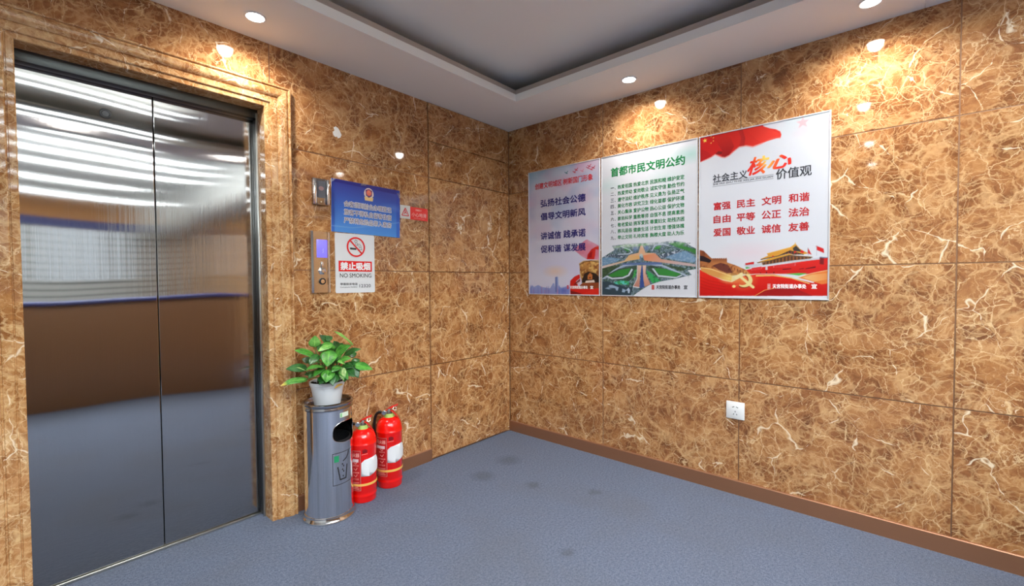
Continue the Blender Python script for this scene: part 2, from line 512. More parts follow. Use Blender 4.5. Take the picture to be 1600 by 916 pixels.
# plain core of the wall, with the door opening
for (a0, a1, z0, z1) in ((-1.70, 0.11, 0, ZT), (-2.55, -1.70, 2.02, ZT), (XL, -2.55, 0, ZT)):
    quad_box(mb, WL, a0, a1, z0, z1, -.11, -.0014, 1)
ztops = [.611, 1.206, 1.801, ZT]
zfull = [.611, 1.206, 1.801, ZH]
for z0, z1 in zip(ZR, ztops):
    slab(mb, WL, -.034, -.0005, z0, z1)
    slab(mb, WL, -1.70, -.764, z0, z1)
    for a0, a1 in ((-3.37, -2.55), (-4.19, -3.37), (XL, -4.19)):
        slab(mb, WL, a0, a1, z0, z1)
slab(mb, WL, -2.55, -1.70, 2.02, ZT)
for z0, z1 in ((.010, .611), (.611, 1.206), (1.206, 1.801), (1.801, 2.027), (2.027, 2.269)):
    slab(mb, WL, -.764, -.036, z0, z1, d=.009, th=.02)
mb.build('wall_left', [MARBLE, BRONZE], smooth=0, kind='structure', cat='wall',
         label='brown marble slab wall with the lift doors and the blue notice')
# right wall (x = 0, the poster side)
WR = lambda a, z, d: (-d, -a, z)
mb = MB()
quad_box(mb, WR, 0, -YB, 0, ZH, -.11, -.0014, 1)
cols = [.0005]+[.804+.813*i for i in range(12)]+[-YB]
for a0, a1 in zip(cols[:-1], cols[1:]):
    for z0, z1 in zip(ZR, zfull):
        slab(mb, WR, a0, a1, z0, z1)
mb.build('wall_right', [MARBLE, BRONZE], smooth=0, kind='structure', cat='wall',
         label='brown marble slab wall behind the three posters')
# lobby behind the camera: far left wall and back wall with the shutter band and a window
WF = lambda a, z, d: (XL+d, a, z)
mb = MB()
quad_box(mb, WF, YB, 0, 0, ZH, -.1, 0, 0)
mb.build('wall_far', PLASTER, smooth=0, kind='structure', cat='wall', label='white plaster wall closing the lobby on the far left')
WB = lambda a, z, d: (a, YB+d, z)
mb = MB()
wx0, wx1, wz0, wz1 = -2.05, -.95, 1.35, 2.40
BZ0, BZ1 = .85, 2.40
for (a0, a1, z0, z1, m_) in ((XL, 0, 0, BZ0, 0), (XL, wx0, BZ0, BZ1, 1), (wx1, 0, BZ0, BZ1, 1), (wx0, wx1, BZ0, wz0, 1), (XL, 0, BZ1, ZH, 2)):
    quad_box(mb, WB, a0, a1, z0, z1, -.1, 0, m_)
mb.build('wall_back', [WOOD, BLACK_RUB, ORANGE_WALL], smooth=0, kind='structure', cat='wall', label='back wall of the lobby, mirrored in the lift doors')
mb = MB()
for z, h_ in ((BZ0-.05, .08), (BZ1, .16)):
    quad_box(mb, WB, XL, 0, z, z+h_, .001, .025, 0)
mb.build('trim_2', [BLUE_BAND], smooth=0, kind='structure', cat='trim', label='blue bands on the back wall, mirrored in the lift doors')
mb = MB()
for i in range(11):
    z = BZ0+.04+i*.137
    quad_box(mb, WB, XL, wx0-.03, z, z+.112, .001, .016, 0); quad_box(mb, WB, wx1+.03, -.001, z, z+.112, .001, .016, 0)
    if z+.112 < wz0-.03: quad_box(mb, WB, wx0-.03, wx1+.03, z, z+.112, .001, .016, 0)
mb.build('trim_3', [SLAT], smooth=0, kind='structure', cat='trim', label='pale horizontal slats on the back wall, mirrored in the lift doors')
w1 = empty('window_1', (0, 0, 0), label='window in the back wall, mirrored as a bright patch in the lift doors', cat='window', kind='structure')
mb = MB()
for a0, a1, z0, z1 in ((wx0-.03, wx0, wz0-.03, wz1), (wx1, wx1+.03, wz0-.03, wz1), (wx0, wx1, wz0-.03, wz0)):
    quad_box(mb, WB, a0, a1, z0, z1, -.06, .018, 0)
mb.build('window_frame', [WHITE], w1, smooth=0)
GLASS = mat('window_glass', (.95, .98, 1, 1), .25); GLASS.node_tree.nodes['Principled BSDF'].inputs['Transmission Weight'].default_value = 1.0
mb = MB(); quad_box(mb, WB, wx0, wx1, wz0, wz1-.001, -.05, -.044, 0)
mb.build('pane', [GLASS], w1, smooth=0)

# floor
mb = MB()
mb.add([(XL-.1, YB-.1, 0), (.1, YB-.1, 0), (.1, .11, 0), (XL-.1, .11, 0), (XL-.1, YB-.1, -.1), (.1, YB-.1, -.1), (.1, .11, -.1), (XL-.1, .11, -.1)],
       [(0, 1, 2, 3), (7, 6, 5, 4), (4, 5, 1, 0), (5, 6, 2, 1), (6, 7, 3, 2), (7, 4, 0, 3)])
mb.build('floor', CARPET, smooth=0, kind='structure', cat='floor', label='blue grey carpet with a few dark dirt marks')

# ceiling: lowered border, two-step lip, recess with its cove, upper slab
mb = MB()
T0x, T1x, T0y, T1y = -3.95, -.40, -1.95, -.418      # opening of the tray
mb.box((XL-.1, -2.32, ZT), (.1, .11, ZT+.08)); mb.box((XL-.1, -2.32, ZT+.08), (.1, -2.24, ZH)); mb.box((XL-.1, YB-.1, ZH), (.1, -2.24, ZH+.08))
LIP, LIP2, SB = HC+.044, HC+.082, .020
def ring(z0, z1, e, m_):
    mb.box((XL, T1y+e, z0), (0, -.0, z1), mat=m_); mb.box((T1x+e, T0y-e, z0), (0, T1y+e, z1), mat=m_)
    mb.box((XL, T0y-e, z0), (T0x-e, T1y+e, z1), mat=m_); mb.box((XL, -2.32, z0), (0, T0y-e, z1), mat=m_)
ring(HC, LIP, 0.0, 0)
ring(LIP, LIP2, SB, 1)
mb.box((XL, -2.32, LIP2), (0, -2.24, ZT))
mb.box((T1x, YB, HC), (0, -2.321, ZH-.001))
mb.build('ceiling', [PAINT_M, TAUPE], smooth=0, kind='structure', cat='ceiling', label='off-white painted tray ceiling with a lowered border')

# skirting boards
def skirting(name, W, a0, a1, label):
    mb = MB()
    prof = [(.0, .0), (.0105, .0), (.0105, .073), (.008, .077), (.0, .077)]
    vs = [W(a, z, d) for a in (a0, a1) for d, z in prof]
    n = len(prof)
    mb.add(vs, [tuple(range(n)), tuple(range(2*n-1, n-1, -1))]+[(i, n+i, n+(i+1) % n, (i+1) % n) for i in range(n)])
    o = mb.build(name, SKIRT, smooth=0, kind='structure', cat='skirting board', label=label)
    bm = bmesh.new(); bm.from_mesh(o.data); bmesh.ops.recalc_face_normals(bm, faces=bm.faces); bm.to_mesh(o.data); bm.free()
skirting('baseboard_left', WL, -1.615, -.766, 'copper brown skirting board behind the bin and the fire extinguishers')
skirting('baseboard_right', WR, .001, -YB, 'copper brown skirting board under the posters')

# marble architrave around the lift
mb = MB()
IX0, IX1, IZ = -2.515, -1.730, 1.970
prof = [(-.0, -.085), (.0, .0), (.0, .006), (.003, .009), (.019, .009), (.0205, .006), (.0235, .006), (.025, .012), (.028, .014), (.052, .015), (.054, .011), (.058, .011),
        (.060, .016), (.066, .020), (.076, .0245), (.086, .027), (.094, .027), (.099, .0245), (.1015, .021), (.104, .021), (.105, .026), (.108, .028), (.113, .027), (.115, .024), (.115, .0)]
st = []
for t, p in prof:
    st.append([(IX1+t, -p, 0), (IX1+t, -p, IZ+t*.93), (IX0-t, -p, IZ+t*.93), (IX0-t, -p, 0)])
for k, (a, b) in enumerate(zip(st[:-1], st[1:])):
    for s_ in range(3):
        mb.add([a[s_], b[s_], b[s_+1], a[s_+1]], [(0, 1, 2, 3)], 0, [(2.3, 0, .4), (1.1, 5, 0), (7.7, 1, 2)][s_])
for s_ in (0, 3):
    mb.add([q[s_] for q in st], [tuple(range(len(st)))], 0, (2.3, 0, .4))
o = mb.build('trim_1', MARBLE_TRIM_LIT, smooth=25, kind='structure', cat='door surround', label='moulded brown marble surround of the lift doors')
bm = bmesh.new(); bm.from_mesh(o.data); bmesh.ops.remove_doubles(bm, verts=bm.verts, dist=1e-5); bm.normal_update()
for f in bm.faces: f.smooth = True
bm.to_mesh(o.data); bm.free(); o.data.set_sharp_from_angle(angle=math.radians(28))

# lift doors
d1 = empty('door_1', (-2.122, .12, 0), label='brushed steel two-leaf lift doors in a marble surround', cat='lift doors', kind='structure')
def uv_planar(o):
    me = o.data; uv = me.uv_layers.new(name='UVMap')
    for l in me.loops:
        c = me.vertices[l.vertex_index].co
        uv.data[l.index].uv = (c.x+c.y*.01, c.z)
def leaf(x0, x1):
    mb = MB(); mb.box((x0, .0, .012), (x1, .03, 1.955), .0025)
    o = mb.build('door_panel', DOOR_STEEL, d1, smooth=0); uv_planar(o); return o
lf = leaf(-.43, -.0012)
leaf(.0012, .40)
mb = MB()
cxl, czl = -.150, 1.818
rot = Matrix.Translation((cxl, 0, czl)) @ Matrix.Rotation(PI/2, 4, 'X')
mb.lathe([(.0, .001), (.011, .0015), (.013, .004), (.017, .0045), (.019, .003), (.0195, -.001)], 32, xf=rot)
mb.build('release_keyhole', DARK_KEY, lf)
mb = MB()
for x in (.387, -.405): mb.box((x if x > 0 else x-.016, -.045, 0), (x+.016 if x > 0 else x, .005, 1.935), .001)
mb.build('jamb', DARK_METAL, d1)
mb = MB(); mb.box((.384, -.050, 0), (.3925, -.035, 1.955), .001); mb.build('jamb_edge', JAMB_EDGE, d1, label='bright edge strip of the jamb')
mb = MB(); mb.box((-.425, -.045, 1.93), (.41, .004, 2.0), .001)
mb.build('header', DARK_METAL, d1)
mb = MB(); mb.box((-.425, -.012, .0), (.41, .035, .010), .001)
mb.build('sill', JAMB_EDGE, d1)
mb = MB(); mb.box((-.43, .036, 0), (.43, .05, 2.0)); mb.build('shaft_lining', BLACK_RUB, d1)

# ------------------------------------------------------------------ recessed lamps
def downlight(x, y, label):
    t = empty('downlight', (x, y, HC), label=label, cat='ceiling light', group='recessed downlights in the lowered ceiling')
    mb = MB(); mb.lathe([(.0335, -.0015), (.0345, -.0045), (.039, -.0050), (.0425, -.0025), (.043, .0)], 48)
    mb.f = mb.f[:-2]; mb.m = mb.m[:-2]; mb.off = mb.off[:-2]
    mb.build('trim_ring', WHITE, t)
    mb = MB(); mb.lathe([(.0005, -.0030), (.02, -.0028), (.0334, -.0020)], 40); mb.build('lens', LENS, t)
    ld = bpy.data.lights.new('bulb', 'SPOT'); ld.energy = DOWNLIGHT_W; ld.spot_size = math.radians(162); ld.spot_blend = 1.0
    ld.shadow_soft_size = .03; ld.color = (1.0, .96, .91); ld.specular_factor = 0.0
    lo = bpy.data.objects.new('bulb', ld); COL.objects.link(lo); lo.parent = t; lo.location = (0, 0, -.012)
downlight(-1.825, -.19, 'white recessed downlight in the ceiling border above the lift doors')
downlight(-.212, -1.093, 'white recessed downlight in the ceiling above the middle poster')
downlight(-.207, -2.152, 'white recessed downlight at the top edge of the photo, right of the posters')
downlight(-1.139, -2.056, 'white recessed downlight mirrored in the right marble wall, nearest the red flag poster')
downlight(-2.203, -2.03, 'white recessed downlight mirrored in the right marble wall, middle of the mirrored row')
downlight(-3.108, -2.01, 'white recessed downlight mirrored in the right marble wall, lowest of the mirrored row')

STRIPS = [(-1.47, -3.6, -1.62, 2.40), (-1.62, -3.3, -1.70, 2.40), (-1.43, -3.5, -1.72, 2.20), (-1.575, -3.2, -1.80, 2.20), (-1.71, -2.35, -1.80, 2.15),
          (-4.54, -4.0, -.8, 2.7), (-5.05, -3.0, -.6, 2.7), (-5.75, -4.2, -.6, 2.7), (-6.9, -4.6, -1.2, 2.7), (-8.2, -3.6, -.6, 2.7), (-9.3, -5.0, -.6, 2.88),  # rearmost one added to brighten the back wall
          (-3.3, -3.9, -1.2, 2.93), (-3.6, -4.2, -1.2, 2.93), (-3.9, -4.6, -1.0, 2.93), (-4.2, -4.8, -1.0, 2.93)]  # this row is unseen, added to carry fill light
def strip(y, x0, x1, z):
    L = x1-x0
    seen = not (-4.3 < y < -3.2)
    t = empty('linear_lamp', ((x0+x1)/2, y, z), cat='ceiling light',
              label='long thin white ceiling lamp mirrored as a bright line in the steel lift doors' if seen else 'added long white fill lamp behind the camera, out of view',
              group='linear ceiling lamps mirrored in the lift doors' if seen else 'added fill lamps out of view')
    hw = .016 if y > -2 else (.045 if z < 2.8 else .075)
    mb = MB(); mb.box((-L/2, -hw, -.022), (L/2, hw, 0), .002)
    for x in (-L/2+.1, L/2-.1):
        if z < 2.39 or -2 > y: mb.box((x-.004, -.004, .0005), (x+.004, .004, (ZT if y > -2 else ZH)-z-.001)); mb.build('housing', WHITE, t)
    mb = MB(); mb.box((-L/2+.01, -hw+.003, -.029), (L/2-.01, hw-.003, -.0222), .002); mb.build('diffuser', TRAY_TUBE if y > -2 else TUBE, t)
for s_ in STRIPS: strip(*s_)

# reception counter behind the camera (seen only mirrored in the doors)
rc = empty('reception_counter', (-2.7, -3.25, 0), (0, 0, math.radians(8)), label='brown wooden reception counter mirrored as the dark brown band in the lift doors', cat='counter')
mb = MB(); mb.box((-2.0, -.5, 0), (2.0, 0, .99), .004); mb.build('body', WOOD, rc)
mb = MB(); mb.box((-2.03, -.53, .9905), (2.03, .03, 1.02), .006); mb.build('countertop', BLUE_BAND, rc, label='dark blue countertop edge')
# outlines of the printed pictures, in metres on the poster
FLAG=[(0.003,0.886),(0.100,0.890),(0.203,0.896),(0.302,0.895),(0.317,0.872),(0.344,0.856),(0.370,0.846),(0.390,0.831),(0.395,0.815),(0.392,0.802),(0.370,0.808),(0.344,0.806),(0.306,0.790),(0.268,0.782),(0.236,0.794),(0.204,0.794),(0.176,0.775),(0.155,0.759),(0.134,0.752),(0.117,0.757),(0.085,0.777),(0.057,0.764),(0.004,0.748)]
FOLD1=[(0.085,0.862),(0.134,0.870),(0.163,0.846),(0.180,0.798),(0.155,0.759),(0.134,0.752),(0.117,0.757),(0.122,0.783),(0.100,0.823)]
FOLD2=[(0.195,0.893),(0.220,0.877),(0.232,0.831),(0.228,0.793),(0.204,0.794),(0.212,0.835)]
FOLD3=[(0.003,0.820),(0.044,0.798),(0.070,0.768),(0.057,0.764),(0.004,0.748)]
STAR=[(0.031,0.860)]
STARS=[(0.063,0.876),(0.075,0.866),(0.075,0.849),(0.063,0.840)]
STARR=[(0.045,0.864)]
LINES=[(0.073,0.603),(0.362,0.604),(0.075,0.623),(0.362,0.623)]
WALLHILL=[(0.001,0.267),(0.027,0.259),(0.069,0.216),(0.088,0.213),(0.092,0.189),(0.148,0.206),(0.148,0.192),(0.194,0.174),(0.245,0.148),(0.266,0.140),(0.262,0.127),(0.228,0.130),(0.173,0.119),(0.070,0.158),(0.004,0.165)]
WALLDARK=[(0.004,0.233),(0.028,0.230),(0.069,0.206),(0.060,0.192),(0.004,0.206)]
TOWER=[(0.076,0.216),(0.148,0.211),(0.148,0.166),(0.077,0.177)]
HILLDK=[(0.074,0.177),(0.115,0.191),(0.151,0.180),(0.177,0.137),(0.151,0.133),(0.106,0.153)]
GOLDWALL=[(0.011,0.169),(0.070,0.158),(0.173,0.119),(0.169,0.091),(0.129,0.100),(0.061,0.125),(0.014,0.150)]
REDBASE=[(0.002,0.160),(0.061,0.125),(0.129,0.096),(0.173,0.086),(0.229,0.118),(0.287,0.126),(0.366,0.125),(0.443,0.107),(0.534,0.081),(0.599,0.130),(0.600,0.021),(0.005,0.011)]
REDWALL=[(0.241,0.150),(0.311,0.162),(0.598,0.200),(0.599,0.130),(0.516,0.123),(0.287,0.129),(0.262,0.127)]
WHITEWALL=[(0.232,0.178),(0.302,0.180),(0.560,0.202),(0.561,0.193),(0.302,0.169),(0.241,0.155)]
WINGDK=[(0.559,0.202),(0.595,0.194),(0.595,0.163),(0.559,0.171)]
WINGTOP=[(0.559,0.206),(0.598,0.200),(0.598,0.193),(0.559,0.196)]
ROOF1=[(0.342,0.219),(0.338,0.230),(0.438,0.256),(0.460,0.274),(0.478,0.248),(0.497,0.234),(0.515,0.224),(0.493,0.219),(0.438,0.241),(0.389,0.217),(0.310,0.200),(0.310,0.205)]
ROOFDK=[(0.449,0.251),(0.463,0.263),(0.489,0.232),(0.453,0.238)]
ROOF2=[(0.294,0.187),(0.342,0.204),(0.434,0.226),(0.453,0.217),(0.529,0.207),(0.525,0.203),(0.434,0.217),(0.350,0.192),(0.298,0.183)]
HALL=[(0.314,0.184),(0.434,0.215),(0.525,0.203),(0.525,0.199),(0.442,0.191),(0.319,0.173)]
UPHALL=[(0.346,0.210),(0.438,0.239),(0.493,0.219),(0.453,0.219),(0.434,0.227),(0.346,0.206)]
PLAQ=[(0.366,0.170),(0.461,0.178),(0.461,0.165),(0.366,0.159)]
PLAQ2=[(0.266,0.159),(0.315,0.166),(0.315,0.153),(0.266,0.147)]
PORT=[(0.331,0.168),(0.340,0.170),(0.341,0.148),(0.331,0.148)]
DOORS=[(0.405,0.151),(0.444,0.154),(0.444,0.150),(0.408,0.146)]
DOORS2=[(0.476,0.149),(0.495,0.154),(0.496,0.150),(0.476,0.147)]
DOORS3=[(0.501,0.151),(0.543,0.161),(0.544,0.154),(0.505,0.148)]
D4=[(0.305,0.131),(0.309,0.137),(0.313,0.131)]
D5=[(0.332,0.131),(0.336,0.141),(0.340,0.131)]
D6=[(0.364,0.131),(0.369,0.139),(0.373,0.131)]
GREEN=[(0.420,0.127),(0.476,0.130),(0.512,0.128),(0.476,0.117)]
GREEN2=[(0.237,0.162),(0.245,0.166),(0.262,0.159),(0.241,0.155)]
FLG1=[(0.544,0.259),(0.574,0.243),(0.576,0.222),(0.546,0.239)]
POLE1=[(0.546,0.259),(0.547,0.211)]
FLG2=[(0.512,0.250),(0.527,0.216),(0.511,0.224)]
FLG3=[(0.484,0.241),(0.497,0.234),(0.493,0.225),(0.480,0.230)]
FLG4=[(0.236,0.184),(0.278,0.191),(0.278,0.179),(0.239,0.175)]
RIB1=[(0.287,0.122),(0.366,0.123),(0.443,0.109),(0.520,0.081),(0.520,0.076),(0.443,0.104),(0.366,0.117),(0.287,0.115)]
RIB2=[(0.472,0.107),(0.526,0.127),(0.597,0.143),(0.598,0.081),(0.569,0.075),(0.516,0.094)]
RIB3=[(0.283,0.015),(0.328,0.045),(0.386,0.059),(0.462,0.055),(0.534,0.020)]
SC=[(0.239,0.093)]
SCR=[(0.283,0.093)]
P2ALL=[(0.076,0.318),(0.181,0.325),(0.330,0.321),(0.477,0.324),(0.537,0.311),(0.565,0.291),(0.601,0.270),(0.602,0.161),(0.550,0.154),(0.573,0.128),(0.486,0.107),(0.395,0.092),(0.326,0.071),(0.273,0.041),(0.219,0.004),(0.005,0.007),(0.006,0.246),(0.041,0.263),(0.095,0.291)]
G1=[(0.081,0.309),(0.181,0.323),(0.326,0.319),(0.326,0.307),(0.246,0.305),(0.162,0.305),(0.095,0.304)]
G2=[(0.436,0.313),(0.498,0.317),(0.541,0.306),(0.522,0.294),(0.601,0.266),(0.601,0.239),(0.569,0.258),(0.498,0.283)]
G3=[(0.158,0.305),(0.191,0.299),(0.205,0.281),(0.181,0.278),(0.158,0.292)]
G4=[(0.352,0.282),(0.374,0.302),(0.399,0.300),(0.382,0.281)]
BL1=[(0.006,0.242),(0.066,0.248),(0.139,0.232),(0.105,0.214),(0.006,0.194)]
BL2=[(0.420,0.230),(0.465,0.253),(0.537,0.265),(0.573,0.244),(0.601,0.219),(0.588,0.196),(0.498,0.209)]
DKT1=[(0.016,0.250),(0.066,0.266),(0.172,0.253),(0.162,0.236),(0.124,0.241)]
DKT2=[(0.378,0.248),(0.498,0.271),(0.518,0.260),(0.437,0.238),(0.403,0.223)]
ARM1=[(0.006,0.192),(0.162,0.221),(0.191,0.252),(0.259,0.264),(0.264,0.228),(0.186,0.218),(0.005,0.176)]
ARM2=[(0.282,0.263),(0.361,0.257),(0.395,0.223),(0.596,0.186),(0.594,0.173),(0.437,0.197),(0.291,0.218)]
ARMTOP=[(0.268,0.308),(0.282,0.307),(0.300,0.264),(0.365,0.259),(0.282,0.248),(0.186,0.254),(0.255,0.266)]
PIER1=[(0.251,0.190),(0.275,0.189),(0.266,0.126),(0.260,0.056),(0.221,0.060),(0.246,0.105)]
PIER2=[(0.282,0.189),(0.304,0.189),(0.300,0.142),(0.331,0.075),(0.296,0.060),(0.287,0.101)]
MID=[(0.275,0.185),(0.282,0.185),(0.291,0.058),(0.264,0.050),(0.269,0.126)]
ROAD=[(0.005,0.111),(0.085,0.164),(0.153,0.195),(0.273,0.204),(0.403,0.190),(0.550,0.127),(0.542,0.119),(0.395,0.180),(0.273,0.194),(0.172,0.186),(0.095,0.155),(0.026,0.107)]
TREES=[(0.005,0.183),(0.143,0.197),(0.085,0.164),(0.005,0.111)]
TREES2=[(0.403,0.194),(0.550,0.162),(0.510,0.151),(0.445,0.177)]
LENS1=[(0.026,0.129),(0.124,0.172),(0.246,0.190),(0.246,0.143),(0.191,0.092),(0.076,0.106)]
LENS2=[(0.304,0.176),(0.335,0.188),(0.437,0.161),(0.526,0.125),(0.470,0.108),(0.387,0.112),(0.344,0.142)]
LAWN1=[(0.051,0.131),(0.124,0.163),(0.205,0.174),(0.186,0.140),(0.163,0.125),(0.066,0.122)]
LAWN2=[(0.352,0.171),(0.420,0.165),(0.514,0.135),(0.486,0.119),(0.395,0.127),(0.365,0.150)]
WPATH1=[(0.209,0.172),(0.219,0.165),(0.195,0.127),(0.153,0.110),(0.076,0.106),(0.031,0.124),(0.041,0.131),(0.080,0.115),(0.148,0.119),(0.186,0.133)]
WPATH2=[(0.339,0.169),(0.352,0.169),(0.382,0.129),(0.486,0.117),(0.514,0.129),(0.522,0.125),(0.482,0.109),(0.378,0.119)]
LAWN3=[(0.304,0.159),(0.335,0.142),(0.378,0.108),(0.395,0.096),(0.344,0.081),(0.318,0.117)]
LAWN4=[(0.228,0.161),(0.246,0.165),(0.237,0.126),(0.214,0.105)]
POND=[(0.090,0.088),(0.139,0.099),(0.195,0.092),(0.191,0.071),(0.139,0.075),(0.100,0.071)]
DKL=[(0.005,0.093),(0.046,0.093),(0.172,0.058),(0.219,0.058),(0.205,0.004),(0.005,0.007)]
LOTS=[(0.021,0.066),(0.076,0.071),(0.172,0.040),(0.163,0.023),(0.026,0.048)]
URN=[(0.436,0.211),(0.458,0.226),(0.590,0.231),(0.595,0.226),(0.595,0.007),(0.468,0.005),(0.458,0.084),(0.441,0.131)]
URNRIM=[(0.431,0.213),(0.469,0.231),(0.592,0.233),(0.592,0.213),(0.522,0.229),(0.469,0.221),(0.439,0.199)]
URNDK=[(0.452,0.085),(0.474,0.145),(0.506,0.158),(0.527,0.153),(0.564,0.143),(0.592,0.111),(0.592,0.084)]
URNFIG=[(0.498,0.107),(0.498,0.131),(0.517,0.151),(0.535,0.137),(0.535,0.107)]
URNBASE=[(0.479,0.084),(0.485,0.098),(0.548,0.103),(0.554,0.087)]
URNFOOT=[(0.436,0.066),(0.458,0.082),(0.592,0.087),(0.592,0.048),(0.436,0.047)]
CLOTH1=[(0.493,0.239),(0.498,0.269),(0.528,0.304),(0.559,0.318),(0.587,0.321),(0.592,0.298),(0.575,0.299),(0.559,0.302),(0.556,0.266),(0.549,0.237)]
CLOTH2=[(0.360,0.066),(0.363,0.099),(0.397,0.127),(0.436,0.141),(0.441,0.117),(0.408,0.094),(0.425,0.066),(0.441,0.045),(0.592,0.048),(0.592,0.007),(0.363,0.006)]
CLOTHDK=[(0.363,0.032),(0.408,0.023),(0.474,0.006),(0.366,0.006)]
CLOTHDK2=[(0.386,0.070),(0.408,0.089),(0.441,0.113),(0.441,0.094),(0.414,0.070)]
CITY=[(0.009,0.044),(0.029,0.070),(0.049,0.055),(0.087,0.070),(0.119,0.055),(0.193,0.046),(0.217,0.082),(0.229,0.082),(0.235,0.051),(0.243,0.124),(0.253,0.129),(0.262,0.124),(0.265,0.065),(0.294,0.046),(0.340,0.066),(0.358,0.056),(0.357,0.004),(0.009,0.003)]
MTN=[(0.387,0.311),(0.485,0.368),(0.496,0.370),(0.593,0.319),(0.592,0.233),(0.549,0.237),(0.490,0.241),(0.453,0.261)]
# ------------------------------------------------------------------ posters on the right wall
RW = (PI/2, 0, -PI/2)
LWR = (PI/2, 0, 0)
def poster_base(x0, w, h, label):
    t = empty('poster', (-.0005, -x0, 1.045), RW, label=label, cat='poster', group='civic posters on the right marble wall')
    mb = MB(); mb.box((0, 0, 0), (w, h, .005), .0008); mb.build('backing_board', POSTER_BACK, t)
    mb = MB(); e = .0065
    for a, b in (((0, 0), (w, e)), ((0, h-e), (w, h)), ((0, e), (e, h-e)), ((w-e, e), (w, h-e))):
        mb.box((a[0]+.0002, a[1]+.0002, .0052), (b[0]-.0002, b[1]-.0002, .0085), .0010)
    mb.build('edge_strip', POSTER_EDGE, t, label='clear glossy edge strip')
    return t
ZP, ZI = .0058, .0064
STEP = .0022
def seal(p, x0, y0, x1, y1, col):
    p.fill([(x0, y0), (x1, y0), (x1, y1), (x0, y1)], col)
    p.line([((x0*.7+x1*.3), y0+(y1-y0)*.3), (x0*.3+x1*.7, y0+(y1-y0)*.3)], .0022, (236, 230, 230), .8)
    p.line([((x0*.7+x1*.3), y0+(y1-y0)*.65), (x0*.3+x1*.7, y0+(y1-y0)*.65)], .0022, (236, 230, 230), .8)
FOOT = '天宫院街道办事处'

# --- poster 1: pastel sky, navy slogans, gilded urn
w1p = .591
t = poster_base(.196, w1p, .885, 'leftmost poster on the right wall, pastel sky with navy slogans and a gilded urn')
p = Paint(w1p, .885, STEP)
full = [(-1, -1), (2, -1), (2, 2), (-1, 2)]
p.fill(full, (226, 222, 234))
n1 = p.noise(3, 5); n2 = p.noise(4, 9)
yy = p.Y/.885
p.lay(np.clip((n1-.42)*3, 0, 1)*np.clip((yy-.35)*1.6, 0, 1), (232, 190, 214))
p.lay(np.clip((n2-.45)*3, 0, 1)*np.clip((yy-.3)*1.5, 0, 1)*.9, (176, 196, 226))
p.lay(np.clip((yy-.84)*6, 0, 1)*np.clip((.75-p.X/w1p)*1.4, 0, 1)*.7, (148, 200, 214))
p.lay(np.clip((.42-yy)*2.5, 0, 1)*np.clip((n1-.3)*2, 0, 1)*.8, (214, 206, 236))
p.blob(.235, .165, .12, .05, (244, 208, 184), .9, 1.0)
p.fill(MTN, (236, 158, 178), .55); p.lay(p.mask(MTN)*np.clip((n2-.4)*4, 0, 1)*.7, (226, 110, 130))
p.grad(CITY, (120, 130, 200), (150, 176, 222), 1, 0, .13, .75)
for i in range(26):
    x = .01+.35*p.rng.random(); hh = .03+.04*p.rng.random()
    p.fill([(x, .0), (x+.008, 0), (x+.008, hh), (x, hh)], (110, 120, 190) if i % 3 else (214, 120, 150), .35)
p.fill([(.236, .02), (.252, .02), (.252, .128), (.236, .124)], (104, 122, 178), .8)
p.blob(.31, .03, .06, .035, (66, 96, 190), .6, 1.0)
p.grad(CLOTH1, (206, 24, 22), (226, 60, 40), 0, .49, .59); p.fill([(.505, .25), (.53, .25), (.535, .29), (.515, .28)], (160, 14, 18), .8)
p.grad(URN, (96, 50, 20), (226, 160, 84), 1, .06, .23)
p.lay(p.mask(URN)*np.clip((p.noise(40, 3, 2)-.45)*5, 0, 1)*.7, (246, 204, 120)); p.lay(p.mask(URN)*np.clip((p.noise(50, 8, 2)-.5)*5, 0, 1)*.6, (120, 58, 20))
p.fill(URNRIM, (214, 170, 112)); p.line([(.436, .204), (.469, .222), (.522, .229), (.592, .216)], .004, (70, 40, 24))
p.fill(URNDK, (34, 22, 20), .92); p.fill(URNFIG, (206, 120, 60)); p.blob(.517, .118, .008, .008, (90, 40, 24), .9, .5); p.fill(URNBASE, (244, 220, 200)); p.fill(URNFOOT, (150, 70, 34))
p.fill(CLOTH2, (222, 34, 26)); p.fill(CLOTHDK, (110, 20, 22), .8); p.fill(CLOTHDK2, (120, 18, 20), .8)
p.fill([(.41, .08), (.435, .075), (.45, .095), (.43, .09)], (244, 210, 210), .8)
p.fill([(.44, .006), (.56, .048), (.592, .05), (.592, .006)], (236, 52, 34), .6)
for (x, y, c) in ((.335, .83, (60, 120, 130)), (.40, .825, (214, 50, 60)), (.415, .838, (214, 50, 60)), (.46, .823, (236, 140, 160)), (.505, .836, (190, 60, 80)), (.53, .822, (214, 50, 70)), (.545, .83, (190, 50, 70)), (.515, .845, (200, 60, 80))):
    p.line([(x-.014, y+.008), (x-.003, y), (x+.010, y+.011)], .0045, c); p.line([(x-.004, y), (x+.006, y-.004)], .005, c)
seal(p, .335, .042, .350, .068, (206, 60, 80))
p.build('printed_picture', PRINT, t, ZP)
mb = MB(); put_text(mb, '创建文明城区 树新国门形象', (.062, .752, .540, .796), ZI, 0, .022); mb.build('heading', INK_RED, t, smooth=0, label='red heading')
for s_, y in (('弘扬社会公德', .621), ('倡导文明新风', .527), ('讲诚信 践承诺', .390), ('促和谐 谋发展', .297)):
    mb = MB(); put_text(mb, s_, (.112, y, .485, y+.054), ZI, 0, .030); mb.build('slogan_line', INK_NAVY, t, smooth=0)
mb = MB(); put_text(mb, FOOT, (.360, .044, .500, .065), ZI, 0, .03); mb.build('publisher_line', INK_WHITE, t, smooth=0, label='white publisher line'); mb = MB(); put_text(mb, '宣', (.519, .044, .542, .065), ZI, 0, .03); mb.build('publisher_mark', INK_WHITE, t, smooth=0)

